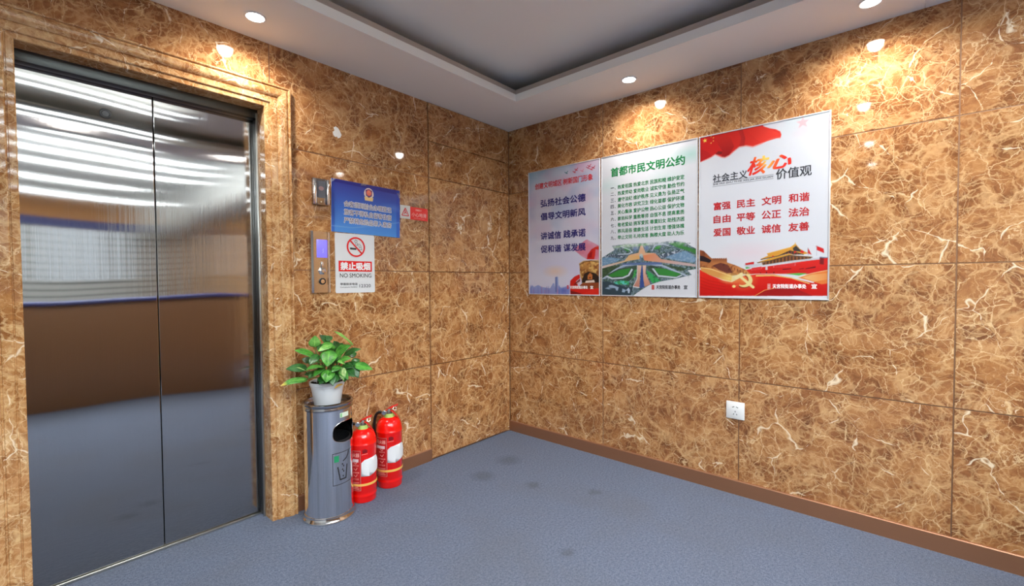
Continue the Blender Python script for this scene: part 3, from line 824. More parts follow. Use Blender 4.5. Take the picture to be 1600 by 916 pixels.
# --- poster 2: green pledge and airport from the air
w2p = .603
t = poster_base(.7975, w2p, .885, 'middle poster on the right wall, green pledge above an aerial view of an airport')
p = Paint(w2p, .885, STEP)
p.fill(full, (228, 228, 231))
n1 = p.noise(5, 15); n2 = p.noise(38, 21, 3); n3 = p.noise(90, 33, 2)
p.blob(.56, .80, .14, .06, (176, 218, 206), .8, 1.0); p.blob(.05, .70, .12, .07, (206, 226, 222), .8, 1.0); p.blob(.42, .70, .16, .06, (206, 228, 220), .6, 1.0)
am = p.mask([(x+.0, y) for x, y in P2ALL])
ragged = am
p.lay(ragged, (92, 112, 120)); p.lay(am*np.clip((n2-.45)*5, 0, 1), (58, 84, 70)); p.lay(am*np.clip((n3-.5)*6, 0, 1)*.55, (180, 196, 204))
p.fill(G1, (128, 176, 112), .8); p.fill(G2, (62, 132, 58), .9); p.fill(BL1, (116, 152, 182), .9); p.fill(BL2, (122, 156, 186), .9)
p.lay((p.mask(BL1)+p.mask(BL2))*np.clip((n3-.5)*5, 0, 1)*.5, (170, 190, 206))
p.fill(DKT1, (74, 86, 104), .8); p.fill(DKT2, (74, 86, 104), .8)
for q in (DKT1, DKT2): p.lay(p.mask(q)*np.clip((n3-.55)*8, 0, 1)*.9, (206, 212, 220))
p.fill(G3, (58, 140, 56)); p.fill(G4, (58, 140, 56))
p.line([(.14, .31), (.20, .285), (.215, .27), (.19, .262), (.12, .262)], .006, (196, 206, 220)); p.line([(.34, .275), (.36, .305), (.40, .31), (.44, .30)], .006, (186, 198, 216))
p.blob(.235, .29, .02, .02, (120, 140, 180), .8, .6); p.blob(.305, .292, .02, .02, (120, 140, 180), .8, .6)
p.lay(p.mask(TREES)+p.mask(TREES2), (56, 78, 54)); p.lay((p.mask(TREES)+p.mask(TREES2))*np.clip((n3-.45)*5, 0, 1)*.6, (90, 112, 70))
p.fill(ROAD, (150, 166, 188)); p.line([(.01, .109), (.085, .16), (.153, .19), (.273, .2), (.403, .186), (.546, .123)], .0022, (226, 232, 238))
p.grad(ARM1, (222, 196, 186), (230, 176, 110), 0, .01, .24); p.grad(ARM2, (232, 140, 92), (206, 170, 160), 0, .29, .5)
p.fill(ARMTOP, (226, 178, 140)); p.blob(.272, .247, .014, .016, (190, 206, 206), .9, .5); p.line([(.268, .24), (.272, .20)], .008, (110, 134, 160))
p.lay(np.clip((p.mask(ARM1)+p.mask(ARM2)), 0, 1)*np.clip((.235-p.Y)/.06, 0, 1)*.35, (206, 200, 206))
p.fill([(.153, .195), (.4, .19), (.4, .203), (.273, .207), (.153, .204)], (96, 116, 160))
p.fill(LENS1, (70, 92, 76)); p.fill(LENS2, (70, 92, 76)); p.lay((p.mask(LENS1)+p.mask(LENS2))*np.clip((n3-.5)*5, 0, 1)*.7, (34, 54, 40))
p.fill(LAWN1, (58, 140, 58)); p.fill(LAWN2, (58, 140, 62)); p.fill(WPATH1, (214, 220, 226)); p.fill(WPATH2, (206, 214, 222))
p.fill(LAWN3, (60, 172, 92)); p.fill(LAWN4, (74, 168, 86)); p.lay((p.mask(LAWN3)+p.mask(LAWN4))*np.clip((n2-.5)*5, 0, 1)*.6, (30, 100, 56))
p.fill(POND, (96, 206, 190)); p.lay(p.mask(POND)*np.clip((n2-.5)*6, 0, 1), (60, 160, 90))
p.fill(MID, (58, 84, 150)); p.grad(PIER1, (198, 130, 110), (232, 196, 172), 1, .06, .19); p.grad(PIER2, (206, 140, 116), (236, 200, 176), 1, .06, .19)
p.line([(.221, .060), (.260, .055)], .005, (240, 240, 240)); p.line([(.247, .19), (.246, .107), (.221, .062)], .0035, (236, 230, 226)); 
p.fill(DKL, (50, 70, 80)); p.lay(p.mask(LOTS)*np.clip((p.noise(26, 5, 1)-.42)*6, 0, 1), (164, 184, 204)); p.fill([(.17, .035), (.19, .055), (.2, .04), (.196, .02), (.186, .02), (.184, .036)], (200, 214, 230))
# ragged edge of the picture fading into the paper
p.lay(np.clip((p.Y-.285)/.035, 0, 1)*np.clip((n2-.25)*2.2, 0, 1)*am*.95, (232, 232, 235))
p.lay((1-am)*np.clip((n2-.62)*8, 0, 1)*np.clip(1-np.abs(p.Y-.16)/.06, 0, 1)*(p.X > .4)*.5, (120, 140, 130))
p.fill([(.548, .306), (.553, .306), (.553, .309), (.548, .309)], (90, 100, 100)); p.fill([(.556, .303), (.566, .303), (.566, .308), (.556, .308)], (120, 128, 128), .8)
seal(p, .339, .044, .355, .070, (206, 60, 50))
p.build('printed_picture', PRINT, t, ZP)
mb = MB(); put_text(mb, '首都市民文明公约', (.068, .748, .534, .806), ZI, 0, .030); mb.build('heading', INK_GREEN, t, smooth=0, label='green heading')
LN = ['热爱祖国 热爱北京 民族和睦 维护安定', '热爱劳动 爱岗敬业 诚实守信 勤俭节约', '遵守法纪 维护秩序 见义勇为 弘扬正气', '美化市容 讲究卫生 绿化首都 保护环境', '关心集体 爱护公物 热心公益 保护文物',
      '崇尚科学 重教尊师 自强不息 提高素质', '敬老爱幼 拥军爱民 尊重妇女 助残济困', '移风易俗 健康生活 计划生育 增强体魄', '举止文明 礼待宾客 胸襟大度 助人为乐']
for i, s_ in enumerate(LN):
    mb = MB(); mb2 = MB()
    y = .668-i*.0392
    put_text(mb, s_, (.116, y, .531, y+.0265), ZI, 0, .022)
    num = '一二三四五六七八九'[i]
    hh = .004 if i == 0 else (.017 if i == 1 else .0225)
    put_text(mb2, num, (.067, y+.0125-hh/2, .090, y+.0125+hh/2), ZI, 0, .015)
    mb2.poly([(.095, y+.006), (.101, y+.001), (.1025, y+.003), (.097, y+.008)], ZI)
    mb.build('pledge_line', INK_GREEN, t, smooth=0); mb2.build('line_number', INK_GREY, t, smooth=0)
mb = MB(); put_text(mb, FOOT, (.367, .047, .511, .070), ZI, 0, .03); mb.build('publisher_line', INK_GREY, t, smooth=0, label='dark publisher line'); mb = MB(); put_text(mb, '宣', (.529, .047, .551, .070), ZI, 0, .03); mb.build('publisher_mark', INK_GREY, t, smooth=0)

# --- poster 3: red flag, core values, gate tower and emblem
w3p = .597
t = poster_base(1.408, w3p, .885, 'rightmost poster on the right wall, red flag above core values and a gate tower')
p = Paint(w3p, .885, STEP)
p.fill(full, (228, 228, 231))
n1 = p.noise(5, 41); n2 = p.noise(40, 43, 2)
p.blob(.50, .87, .16, .09, (214, 222, 222), .9, .8); p.lay(np.clip((n1-.45)*3, 0, 1)*np.clip((p.Y-.68)*5, 0, 1)*np.clip((p.X-.3)*5, 0, 1)*.6, (240, 196, 204))
p.star(.485, .852, .030, (236, 190, 194)); p.blob(.26, .24, .2, .07, (238, 214, 218), .8, 1.0)
big = [(x if x > .01 else -.01, y-.007) for x, y in FLAG]
p.fill(big, (246, 150, 140), .8)
p.grad(FLAG, (206, 26, 26), (238, 52, 36), 0, .0, .34)
p.grad(FOLD1, (226, 44, 32), (150, 22, 26), 1, .88, .76, .75); p.grad(FOLD2, (214, 40, 30), (140, 20, 26), 0, .19, .235, .55); p.fill(FOLD3, (168, 24, 28), .5)
p.fill([(.085, .777), (.10, .79), (.122, .783), (.117, .768)], (120, 18, 24), .8)
p.grad([(.215, .895), (.302, .895), (.317, .872), (.395, .815), (.392, .802), (.306, .79)], (230, 44, 32), (250, 62, 44), 0, .22, .36, .8)
p.star(.031, .860, .0135, (250, 214, 90), -.1)
for i, (x, y) in enumerate(STARS): p.star(x, y, .0052, (250, 206, 90), .5*i)
for a, b in (((.073, .603), (.362, .604)), ((.075, .6235), (.362, .6235))): p.line([a, b], .0022, (120, 122, 126))
# lower picture
p.grad(WALLHILL, (224, 150, 84), (150, 80, 48), 1, .13, .25); p.lay(p.mask(WALLHILL)*np.clip((n2-.45)*5, 0, 1)*.5, (110, 56, 34))
p.fill(WALLDARK, (46, 34, 38)); p.grad(TOWER, (230, 150, 84), (140, 80, 50), 1, .17, .215)
for i in range(6): p.fill([(.088+i*.0105, .208), (.093+i*.0105, .208), (.093+i*.0105, .216), (.088+i*.0105, .216)], (150, 84, 54))
p.fill(HILLDK, (116, 60, 48)); p.lay(p.mask(HILLDK)*np.clip((n2-.5)*5, 0, 1)*.6, (80, 36, 36))
for i in range(7): p.fill([(.155+i*.014, .176-i*.006), (.160+i*.014, .174-i*.006), (.160+i*.014, .160-i*.006), (.155+i*.014, .162-i*.006)], (120, 60, 40), .8)
p.grad(REDWALL, (214, 30, 28), (232, 44, 36), 1, .12, .2); p.grad(REDBASE, (206, 22, 20), (240, 46, 30), 1, .01, .15)
p.fill(GOLDWALL, (236, 168, 88)); p.lay(p.mask(GOLDWALL)*np.clip(np.sin((p.X+p.Y*.3)*900), 0, 1)*.5, (150, 84, 44)); p.line([(.012, .168), (.07, .157), (.17, .118)], .004, (250, 214, 140))
p.blob(.16, .105, .06, .035, (252, 226, 130), .9, 1.0)
p.fill(WHITEWALL, (206, 206, 210)); p.fill(WINGTOP, (110, 122, 148)); p.fill(WINGDK, (130, 30, 34)); p.fill([(.598, .20), (.575, .197), (.575, .165), (.598, .165)], (226, 40, 34))
p.fill(HALL, (88, 56, 40)); p.lay(p.mask(HALL)*np.clip(np.sin(p.X*420)*2, 0, 1)*.7, (178, 110, 60))
p.fill(ROOF2, (222, 160, 56)); p.fill(UPHALL, (70, 60, 48)); p.lay(p.mask(UPHALL)*np.clip(np.sin(p.X*500)*2-.6, 0, 1)*.7, (190, 60, 40))
p.fill(ROOF1, (228, 160, 60)); p.fill(ROOFDK, (66, 62, 60)); p.line([(.31, .201), (.389, .217), (.438, .240), (.493, .219)], .0035, (60, 50, 44)); p.line([(.294, .186), (.35, .193), (.434, .217), (.529, .204)], .0035, (74, 52, 40))
p.line([(.338, .230), (.438, .256), (.458, .268), (.460, .278)], .003, (246, 190, 90)); p.blob(.459, .233, .006, .006, (226, 50, 40), 1, .4); p.blob(.364, .216, .004, .005, (226, 60, 44), 1, .4)
p.fill(PLAQ, (236, 150, 150)); p.fill([(x*.94+.025, y*.94+.0101) for x, y in PLAQ], (224, 50, 50)); p.fill(PLAQ2, (236, 130, 130)); p.fill([(x*.9+.029, y*.9+.0157) for x, y in PLAQ2], (226, 56, 54)); p.fill(PORT, (226, 206, 206))
for q in (DOORS, DOORS2, DOORS3): p.fill(q, (112, 22, 30))
for q in (D4, D5, D6): p.fill(q, (90, 14, 20))
p.line([(.287, .128), (.516, .124)], .0035, (236, 196, 180), .8); p.fill(GREEN, (96, 186, 84)); p.fill(GREEN2, (96, 176, 90))
for q in (FLG1, FLG2, FLG3, FLG4): p.fill(q, (218, 34, 34))
p.line(POLE1, .002, (190, 190, 194)); p.line([(.511, .25), (.513, .215)], .0015, (150, 150, 156))
p.fill(RIB2, (238, 130, 60)); p.grad([(.49, .108), (.53, .122), (.597, .128), (.598, .1), (.54, .088)], (246, 200, 130), (240, 150, 80), 0, .49, .598, .9); p.line([(.472, .107), (.526, .127), (.597, .143)], .003, (250, 210, 150))
p.fill(RIB1, (246, 206, 120)); p.fill(RIB3, (170, 22, 24)); p.line([(.283, .015), (.328, .045), (.386, .059)], .003, (246, 180, 90))
for i in range(4): p.line([(.01, .06+.018*i), (.06, .045+.016*i), (.14, .03+.016*i)], .004, (160, 12, 16), .35)
# emblem: sickle and hammer
cx, cy, rr = .229, .094, .050
p.blob(cx, cy, .075, .06, (250, 200, 100), .55, .9)
arc = [(cx+.004+rr*.78*math.cos(a), cy+.002+rr*.72*math.sin(a)) for a in np.linspace(math.radians(70), math.radians(-128), 26)]
inn = [(cx-.006+rr*.60*math.cos(a), cy+.005+rr*.56*math.sin(a)) for a in np.linspace(math.radians(-118), math.radians(66), 26)]
p.fill([(x-.003, y-.006) for x, y in arc+inn], (150, 60, 30)); p.fill(arc+inn, (248, 226, 150))
p.fill([(cx-.034, cy-.026), (cx-.027, cy-.021), (cx-.040, cy-.006-.022), (cx-.052, cy-.034)], (248, 222, 140)); p.blob(cx-.046, cy-.030, .010, .009, (248, 222, 140), 1, .3)
p.line([(cx-.016, cy+.022), (cx+.046, cy-.034)], .0135, (248, 228, 156)); p.line([(cx-.034, cy+.016), (cx-.010, cy+.034)], .0165, (250, 232, 170))
seal(p, .340, .049, .354, .078, (240, 150, 140))
p.build('printed_picture', PRINT, t, ZP)
mb = MB()
put_text(mb, '社会主义', (.073, .624, .245, .667), ZI, 0, .022); put_text(mb, '价值观', (.373, .594, .524, .647), ZI, 0, .022)
put_text(mb, 'SHE HUI ZHU YI HE XIN JIA ZHI GUAN', (.074, .6075, .361, .6195), ZI, 0, .015)
mb.build('heading', INK_GREY, t, smooth=0, label='charcoal heading with romanised line')
GOLD_INK = mat('red_gold_ink', rough=.35, spec=.35); _k = NT(GOLD_INK)
_sp = _k.n('ShaderNodeSeparateXYZ'); _k.l(_k.n('ShaderNodeTexCoord').outputs['Object'], _sp.inputs[0])
_tt = _k.math('ADD', _k.math('MULTIPLY', _k.math('ABSOLUTE', _k.math('SUBTRACT', _sp.outputs[0], .335)), 12), _k.math('MULTIPLY', _k.math('SUBTRACT', .70, _sp.outputs[1]), 6))
_k.l(_k.ramp(_tt, [(.1, rgb(240, 196, 90)), (.45, rgb(234, 110, 44)), (.8, rgb(216, 44, 28))]), _k.b.inputs['Base Color'])
mb = MB(); put_text(mb, '核', (.243, .634, .345, .726), ZI, 0, .028, .30); put_text(mb, '心', (.334, .648, .440, .716), ZI+.0002, 0, .045, .30); mb.build('brush_heading', GOLD_INK, t, smooth=0, label='large red and gold slanted heading')
for row, y in ((('富强', '民主', '文明', '和谐'), .474), (('自由', '平等', '公正', '法治'), .404), (('爱国', '敬业', '诚信', '友善'), .333)):
    for s_, (xa, xb) in zip(row, ((.078, .165), (.194, .282), (.311, .398), (.429, .516))): mb = MB(); put_text(mb, s_, (xa, y, xb, y+.043), ZI, 0, .028); mb.build('core_value', INK_DKRED, t, smooth=0)
mb = MB(); put_text(mb, FOOT, (.363, .054, .507, .077), ZI, 0, .03); mb.build('publisher_line', INK_WHITE, t, smooth=0, label='white publisher line'); mb = MB(); put_text(mb, '宣', (.527, .054, .550, .077), ZI, 0, .03); mb.build('publisher_mark', INK_WHITE, t, smooth=0)

# ------------------------------------------------------------------ signs on the left wall
bw, bh = .424, .279
t = empty('notice_board', (-1.410, -.0006, 1.412), (PI/2, math.radians(.9), 0), label='blue notice with a police badge and white lettering above the no smoking sign', cat='sign')
mb = MB(); mb.box((0, 0, 0), (bw, bh, .003), .0006); mb.build('board', POSTER_BACK, t)
p = Paint(bw, bh, .003)
tt = p.Y/bh
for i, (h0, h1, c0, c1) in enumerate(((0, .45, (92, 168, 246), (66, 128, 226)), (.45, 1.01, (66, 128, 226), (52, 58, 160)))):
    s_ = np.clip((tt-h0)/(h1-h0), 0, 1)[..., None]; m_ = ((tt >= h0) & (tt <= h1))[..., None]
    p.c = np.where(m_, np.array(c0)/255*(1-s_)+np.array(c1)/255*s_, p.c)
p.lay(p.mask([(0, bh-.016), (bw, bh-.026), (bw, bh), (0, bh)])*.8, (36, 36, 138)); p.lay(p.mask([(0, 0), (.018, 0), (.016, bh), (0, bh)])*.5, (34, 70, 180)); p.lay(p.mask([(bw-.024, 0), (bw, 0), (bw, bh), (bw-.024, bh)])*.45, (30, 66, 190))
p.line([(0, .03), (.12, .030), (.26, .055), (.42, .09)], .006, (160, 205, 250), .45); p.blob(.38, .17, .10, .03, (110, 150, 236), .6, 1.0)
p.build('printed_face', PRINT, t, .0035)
mb = MB(); mbw = MB()
for i, s_ in enumerate(('会客须到前台办理登记', '旅客不得私自留客住宿', '严禁将危险品带入客房')):
    y = .140-i*.044
    put_text(mbw, s_, (.069, y-.002, .367, y+.033), .0039, 0, .065); put_text(mb, s_, (.0712, y+.0006, .3648, y+.0304), .0044, 0, .004)
mbw.build('lettering_outline', INK_WHITE, t, smooth=0, label='white outline of the lettering'); mb.build('lettering', INK_SIGN, t, smooth=0, label='slate lettering')
mb = MB()
cx, cy = .219, .228
sh = [(cx+.030*math.sin(a)*(1 if math.cos(a) > -.4 else .85), cy+.033*math.cos(a)) for a in np.linspace(0, 2*PI, 28)[:-1]]
mb.poly(sh, .0039, 0); mb.poly([(cx-.024, cy-.038), (cx+.024, cy-.038), (cx+.028, cy-.018), (cx-.028, cy-.018)], .0040, 1)
mb.poly([(cx-.021, cy+.020), (cx-.018, cy-.010), (cx, cy-.021), (cx+.018, cy-.010), (cx+.021, cy+.020), (cx, cy+.028)], .0043, 2)
mb.poly([(cx+.0155*math.sin(a), cy+.006+.0165*math.cos(a)) for a in np.linspace(0, 2*PI, 20)[:-1]], .0046, 3)
for dx, dy, r_ in ((0, .0085, .005), (-.008, .003, .0022), (.008, .003, .0022), (-.006, -.002, .0022), (.006, -.002, .0022)):
    mb.poly([(cx+dx+(r_ if k % 2 == 0 else r_*.4)*math.sin(PI*k/5), cy+.003+dy+(r_ if k % 2 == 0 else r_*.4)*math.cos(PI*k/5)) for k in range(10)], .0049, 1)
mb.build('badge', [ink('badge_cream', 226, 206, 196), ink('badge_gold', 232, 196, 130), ink('badge_navy', 96, 60, 110), ink('badge_red', 232, 110, 90)], t, smooth=0, label='cream, gold and red police badge')
CLEAR = mat('clear_tape', (.93, .95, 1, 1), .08); CLEAR.node_tree.nodes['Principled BSDF'].inputs['Transmission Weight'].default_value = .9
for (x, y, a) in ((.006, bh-.010, 40), (bw-.010, bh-.030, -60), (.185, bh-.004, 5)):
    xf = Matrix.Translation((x, y, .0062)) @ Matrix.Rotation(math.radians(a), 4, 'Z')
    mb = MB(); mb.box((-.016, -.006, 0), (.016, .006, .0004), xf=xf); mb.build('tape', CLEAR, t, smooth=0, label='clear tape')

t = empty('no_smoking_sign', (-1.391, -.0006, 1.086), LWR, label='white no smoking sign below the blue notice', cat='sign')
nw, nh = .234, .321
def rrect(x0, y0, x1, y1, r, n=6):
    out = []
    for cx_, cy_, a0 in ((x1-r, y1-r, 0), (x0+r, y1-r, 90), (x0+r, y0+r, 180), (x1-r, y0+r, 270)):
        for i in range(n+1):
            a = math.radians(a0+90*i/n); out.append((cx_+r*math.cos(a), cy_+r*math.sin(a)))
    return out
mb = MB(); mb.prism(rrect(0, 0, nw, nh, .008), 0, .003); mb.build('board', mat('sign_white', rgb(222, 224, 224), .32), t, smooth=0)
zz = .0034
mb = MB(); cx, cy, ro, ri = .120, .250, .0545, .0455
n = 48
mb.add([(cx+r_*math.cos(2*PI*i/n), cy+r_*math.sin(2*PI*i/n), .0042) for i in range(n) for r_ in (ri, ro)], [(2*i, 2*i+1, (2*i+3) % (2*n), (2*i+2) % (2*n)) for i in range(n)])
q = math.radians(135); dx, dy = math.cos(q), math.sin(q); px_, py_ = -dy*.0042, dx*.0042
mb.poly([(cx+dx*.047+px_, cy+dy*.047+py_), (cx-dx*.047+px_, cy-dy*.047+py_), (cx-dx*.047-px_, cy-dy*.047-py_), (cx+dx*.047-px_, cy+dy*.047-py_)], .0042)
mb.build('prohibition_ring', INK_SIGNRED, t, smooth=0, label='red prohibition ring')
mb = MB(); mb.poly([(.085, .236), (.122, .234), (.122, .244), (.085, .246)], zz)
for pts in ([(.118, .290), (.128, .285), (.124, .275), (.132, .268), (.128, .262)], [(.118, .290), (.113, .280), (.120, .272), (.118, .263)], [(.128, .262), (.140, .268), (.150, .258), (.152, .247), (.156, .236)], [(.118, .263), (.130, .258), (.142, .255), (.146, .246)], [(.135, .237), (.156, .236)], [(.135, .246), (.147, .246)]):
    for a, b in zip(pts[:-1], pts[1:]):
        d = Vector((b[0]-a[0], b[1]-a[1])).normalized()*.0011
        mb.poly([(a[0]-d.y, a[1]+d.x), (b[0]-d.y, b[1]+d.x), (b[0]+d.y, b[1]-d.x), (a[0]+d.y, a[1]-d.x)], zz)
mb.build('cigarette_symbol', BLACK, t, smooth=0, label='black cigarette symbol')
mb = MB(); mb.poly([(.018, .116), (.216, .116), (.216, .173), (.018, .173)], zz, 0); put_text(mb, '禁止吸烟', (.027, .123, .207, .167), .0039, 1, .045)
mb.build('red_panel', [INK_SIGNRED, INK_WHITE], t, smooth=0, label='red panel with white lettering')
for s_, bx, bo, nm in (('NO SMOKING', (.024, .083, .212, .106), .012, 'english_lettering'), ('举报投诉电话', (.025, .041, .126, .055), .025, 'hotline_lettering'),
                       ('12320', (.137, .028, .207, .046), .008, 'hotline_number'), ('Complaint Hotline', (.025, .026, .124, .035), .005, 'small_lettering')):
    mb = MB(); put_text(mb, s_, bx, zz, 0, bo); mb.build(nm, BLACK, t, smooth=0)

t = empty('wet_floor_sticker', (-.979, -.0006, 1.525), (PI/2, math.radians(.4), 0), label='small white and red slip warning sticker right of the blue notice', cat='sticker')
mb = MB(); mb.box((0, 0, 0), (.072, .079, .0012)); mb.build('symbol_panel', mat('sticker_grey', rgb(212, 212, 206), .4), t, smooth=0, label='pale panel with red triangle')
mb = MB(); mb.box((.0722, -.001, 0), (.205, .076, .0012)); mb.build('text_panel', ink('sticker_red', 236, 56, 50), t, smooth=0, label='red panel')
mb = MB()
A, B, C_ = (.011, .018), (.061, .018), (.036, .064)
for a, b in ((A, B), (B, C_), (C_, A)):
    d = Vector((b[0]-a[0], b[1]-a[1])).normalized()*.003
    mb.poly([(a[0]-d.y, a[1]+d.x), (b[0]-d.y, b[1]+d.x), (b[0]+d.y, b[1]-d.x), (a[0]+d.y, a[1]-d.x)], .0016)
mb.poly([(.032, .045), (.038, .047), (.040, .040), (.048, .030), (.044, .027), (.037, .034), (.028, .026), (.022, .026), (.031, .036)], .0016); mb.poly([(.0335+.004*math.cos(a), .050+.004*math.sin(a)) for a in np.linspace(0, 2*PI, 11)[:-1]], .0018)
mb.build('slip_symbol', ink('slip_red', 206, 70, 74), t, smooth=0, label='red slipping figure in a triangle')
mb = MB(); put_text(mb, '小心地滑', (.082, .018, .194, .044), .0016, 0, .02); put_text(mb, '温馨提示', (.110, .054, .158, .066), .0016, 0, .02); put_text(mb, 'CAUTION WET FLOOR', (.098, .007, .178, .012), .0016, 0, .01)
mb.build('lettering', ink('sticker_pink', 250, 176, 166), t, smooth=0, label='pale lettering')

# lift call panel and the small indicator above it
t = empty('lift_call_panel', (-1.527, -.0006, 1.091), LWR, label='tall steel lift call panel with a violet display beside the no smoking sign', cat='call panel')
mb = MB()
cs = [(0, 0), (.002, .016), (.012, .021), (.018, .0205), (.020, .017), (.086, .017), (.088, .0205), (.094, .021), (.100, .016), (.102, 0)]
N_ = len(cs); hp = .314
mb.add([(x, y, z) for y in (0, hp) for x, z in cs], [tuple(range(N_)), tuple(range(2*N_-1, N_-1, -1))]+[(i, N_+i, N_+(i+1) % N_, (i+1) % N_) for i in range(N_)])
mb.build('faceplate', mat('polished_panel_steel', (.60, .56, .52, 1), .10, 1.0), t, smooth=30)
mb = MB(); mb.box((.030, .180, .0172), (.084, .272, .0185), .0008); dsp = mb.build('display', LCD, t, label='violet display')
mb = MB()
for i in range(4): mb.box((.060+.002*(i % 2), .205+i*.006, .0186), (.064+.002*(i % 2), .208+i*.006, .0188))
mb.build('display_mark', ink('display_mark_white', 200, 200, 250), dsp, smooth=0)
mb = MB()
xf = Matrix.Translation((.056, .112, .0172))
mb.lathe([(.021, 0), (.020, .004), (.014, .007), (.008, .012), (.0005, .013)], 6, xf=xf); mb.box((.051, .125, .018), (.061, .158, .023), .001); mb.lathe([(.010, .007), (.009, .016), (.0005, .017)], 20, xf=xf)
mb.build('key_switch', CHROME, t, smooth=30, label='chrome key switch')
mb = MB(); xf = Matrix.Translation((.057, .058, .0172)); mb.lathe([(.0175, 0), (.017, .004), (.0145, .005), (.014, .003)], 32, xf=xf)
btn = mb.build('call_button', BLACK_RUB, t, label='round black call button')
mb = MB(); mb.lathe([(.0115, .003), (.0105, .006), (.0005, .0065)], 24, xf=xf); mb.build('button_cap', CHROME, btn)

t = empty('floor_indicator', (-1.510, -.0006, 1.541), LWR, label='small steel indicator box above the lift call panel', cat='indicator')
mb = MB(); mb.box((0, 0, 0), (.084, .134, .014), .002); mb.build('box', mat('dark_polished_steel', (.36, .34, .32, 1), .14, 1.0), t)
mb = MB(); mb.box((.0005, .002, .0142), (.016, .132, .024), .003); mb.box((.070, .002, .0142), (.0835, .132, .024), .003); mb.build('side_rail', CHROME, t, label='bright side rails')
mb = MB(); mb.prism(rrect(.0185, .036, .0675, .122, .012), .0142, .0165); dsp = mb.build('display', mat('grey_display', rgb(96, 98, 104), .12), t, smooth=0, label='rounded grey display')
mb = MB(); mb.prism([(.043+.014*math.cos(a), .084+.011*math.sin(a)) for a in np.linspace(0, 2*PI, 21)[:-1]], .0166, .0169); mb.build('display_mark', ink('indicator_pink', 150, 120, 120), dsp, smooth=0)
mb = MB(); mb.lathe([(.004, 0), (.0035, .002), (.0005, .003)], 16, xf=Matrix.Translation((.043, .016, .0142))); mb.build('indicator_light', mat('indicator_lamp', rgb(250, 230, 200), .3), t, label='small pale light')

# chip of white filler on the wall
t = MB(); pts = [(0, .012), (.010, .002), (.020, .006), (.027, -.002), (.040, .006), (.046, .022), (.038, .036), (.030, .050), (.014, .058), (.002, .050), (.008, .036), (-.002, .026)]
t.prism(pts, 0, .0012)
o = t.build('wall_patch', mat('white_filler', rgb(236, 234, 228), .6), smooth=0, label='small ragged white patch on the marble right of the lift surround', cat='patch')
o.location = (-1.389, -.0003, 1.908); o.rotation_euler = LWR

# wall socket
t = empty('wall_socket', (-.0006, -1.557, .404), RW, label='white square power socket low on the right marble wall', cat='socket')
mb = MB(); mb.box((0, 0, 0), (.090, .092, .008), .003); mb.build('faceplate', WHITE, t)
mb = MB(); mb.box((.006, .006, .0081), (.084, .080, .0095), .0008); mb.build('insert', WHITE, t)
mb = MB()
for (x, y, a, L) in ((.036, .064, 25, .011), (.055, .064, -25, .011), (.0455, .040, 90, .008), (.038, .026, 60, .008), (.053, .026, -60, .008)):
    xf = Matrix.Translation((x, y, .0096)) @ Matrix.Rotation(math.radians(a), 4, 'Z'); mb.box((-L/2, -.0016, 0), (L/2, .0016, .0004), xf=xf)
mb.build('slot', BLACK, t, smooth=0, label='dark socket slots')
# ------------------------------------------------------------------ litter bin
def cyl(a, z, r): return (r*math.sin(a), -r*math.cos(a), z)
def cyl_polys(mb, polys, r, step=math.radians(5), mat=0, a0=0.0):
    """flat outlines given as (arc length, z) wrapped on a cylinder of radius r"""
    for pts in polys:
        bm = bmesh.new()
        vs = [bm.verts.new((p[0], p[1], 0)) for p in pts]
        f = bm.faces.new(vs)
        if f.normal.z < 0: f.normal_flip()
        bmesh.ops.triangulate(bm, faces=bm.faces[:])
        xs = [p[0] for p in pts]; st = step*r
        x = math.floor(min(xs)/st)*st + st
        while x < max(xs):
            bmesh.ops.bisect_plane(bm, geom=bm.verts[:]+bm.edges[:]+bm.faces[:], plane_co=(x, 0, 0), plane_no=(1, 0, 0))
            x += st
        bm.normal_update()
        bm.verts.index_update()
        mb.add([cyl(v.co.x/r+a0, v.co.y, r) for v in bm.verts], [[v.index for v in (f.verts if f.normal.z > 0 else reversed(f.verts[:]))] for f in bm.faces], mat)
        bm.free()
def stroke(pts, w):
    out = []
    for a, b in zip(pts[:-1], pts[1:]):
        d = Vector((b[0]-a[0], b[1]-a[1])).normalized()*(w/2)
        out.append([(a[0]-d.y-d.x*.6, a[1]+d.x-d.y*.6), (b[0]-d.y+d.x*.6, b[1]+d.x+d.y*.6), (b[0]+d.y+d.x*.6, b[1]-d.x+d.y*.6), (a[0]+d.y-d.x*.6, a[1]-d.x-d.y*.6)])
    return out
BX, BY = -1.513, -.140
bin_ = empty('litter_bin', (BX, BY, 0), (0, 0, math.radians(-26.3)), label='round brushed steel litter bin carrying the potted plant', cat='bin')
RB = .112
AO = math.radians(50)                   # direction of the mouth
ZO, HZ, HA = .422, .056, math.radians(41)
def mouth(k, n):
    t_ = 2*PI*k/n
    ct, st_ = math.cos(t_), math.sin(t_)
    e = 2.6
    x = math.copysign(abs(ct)**(2/e), ct); y = math.copysign(abs(st_)**(2/e), st_)
    return AO + HA*x, ZO + HZ*y*(1 if y > 0 else .86)
mb = MB()
NA = 96
W0, W1, Z0m, Z1m = AO-math.radians(48), AO+math.radians(48), ZO-.066, ZO+.072
def band(z0, z1, a0, a1, n, r=RB):
    vs = [cyl(a0+(a1-a0)*i/n, z, r) for z in (z0, z1) for i in range(n+1)]
    mb.add(vs, [(i, i+1, n+2+i, n+1+i) for i in range(n)])
band(.020, Z0m, 0, 2*PI, NA); band(Z1m, .545, 0, 2*PI, NA); band(Z0m, Z1m, W1, W0+2*PI, 70)
NM = 72
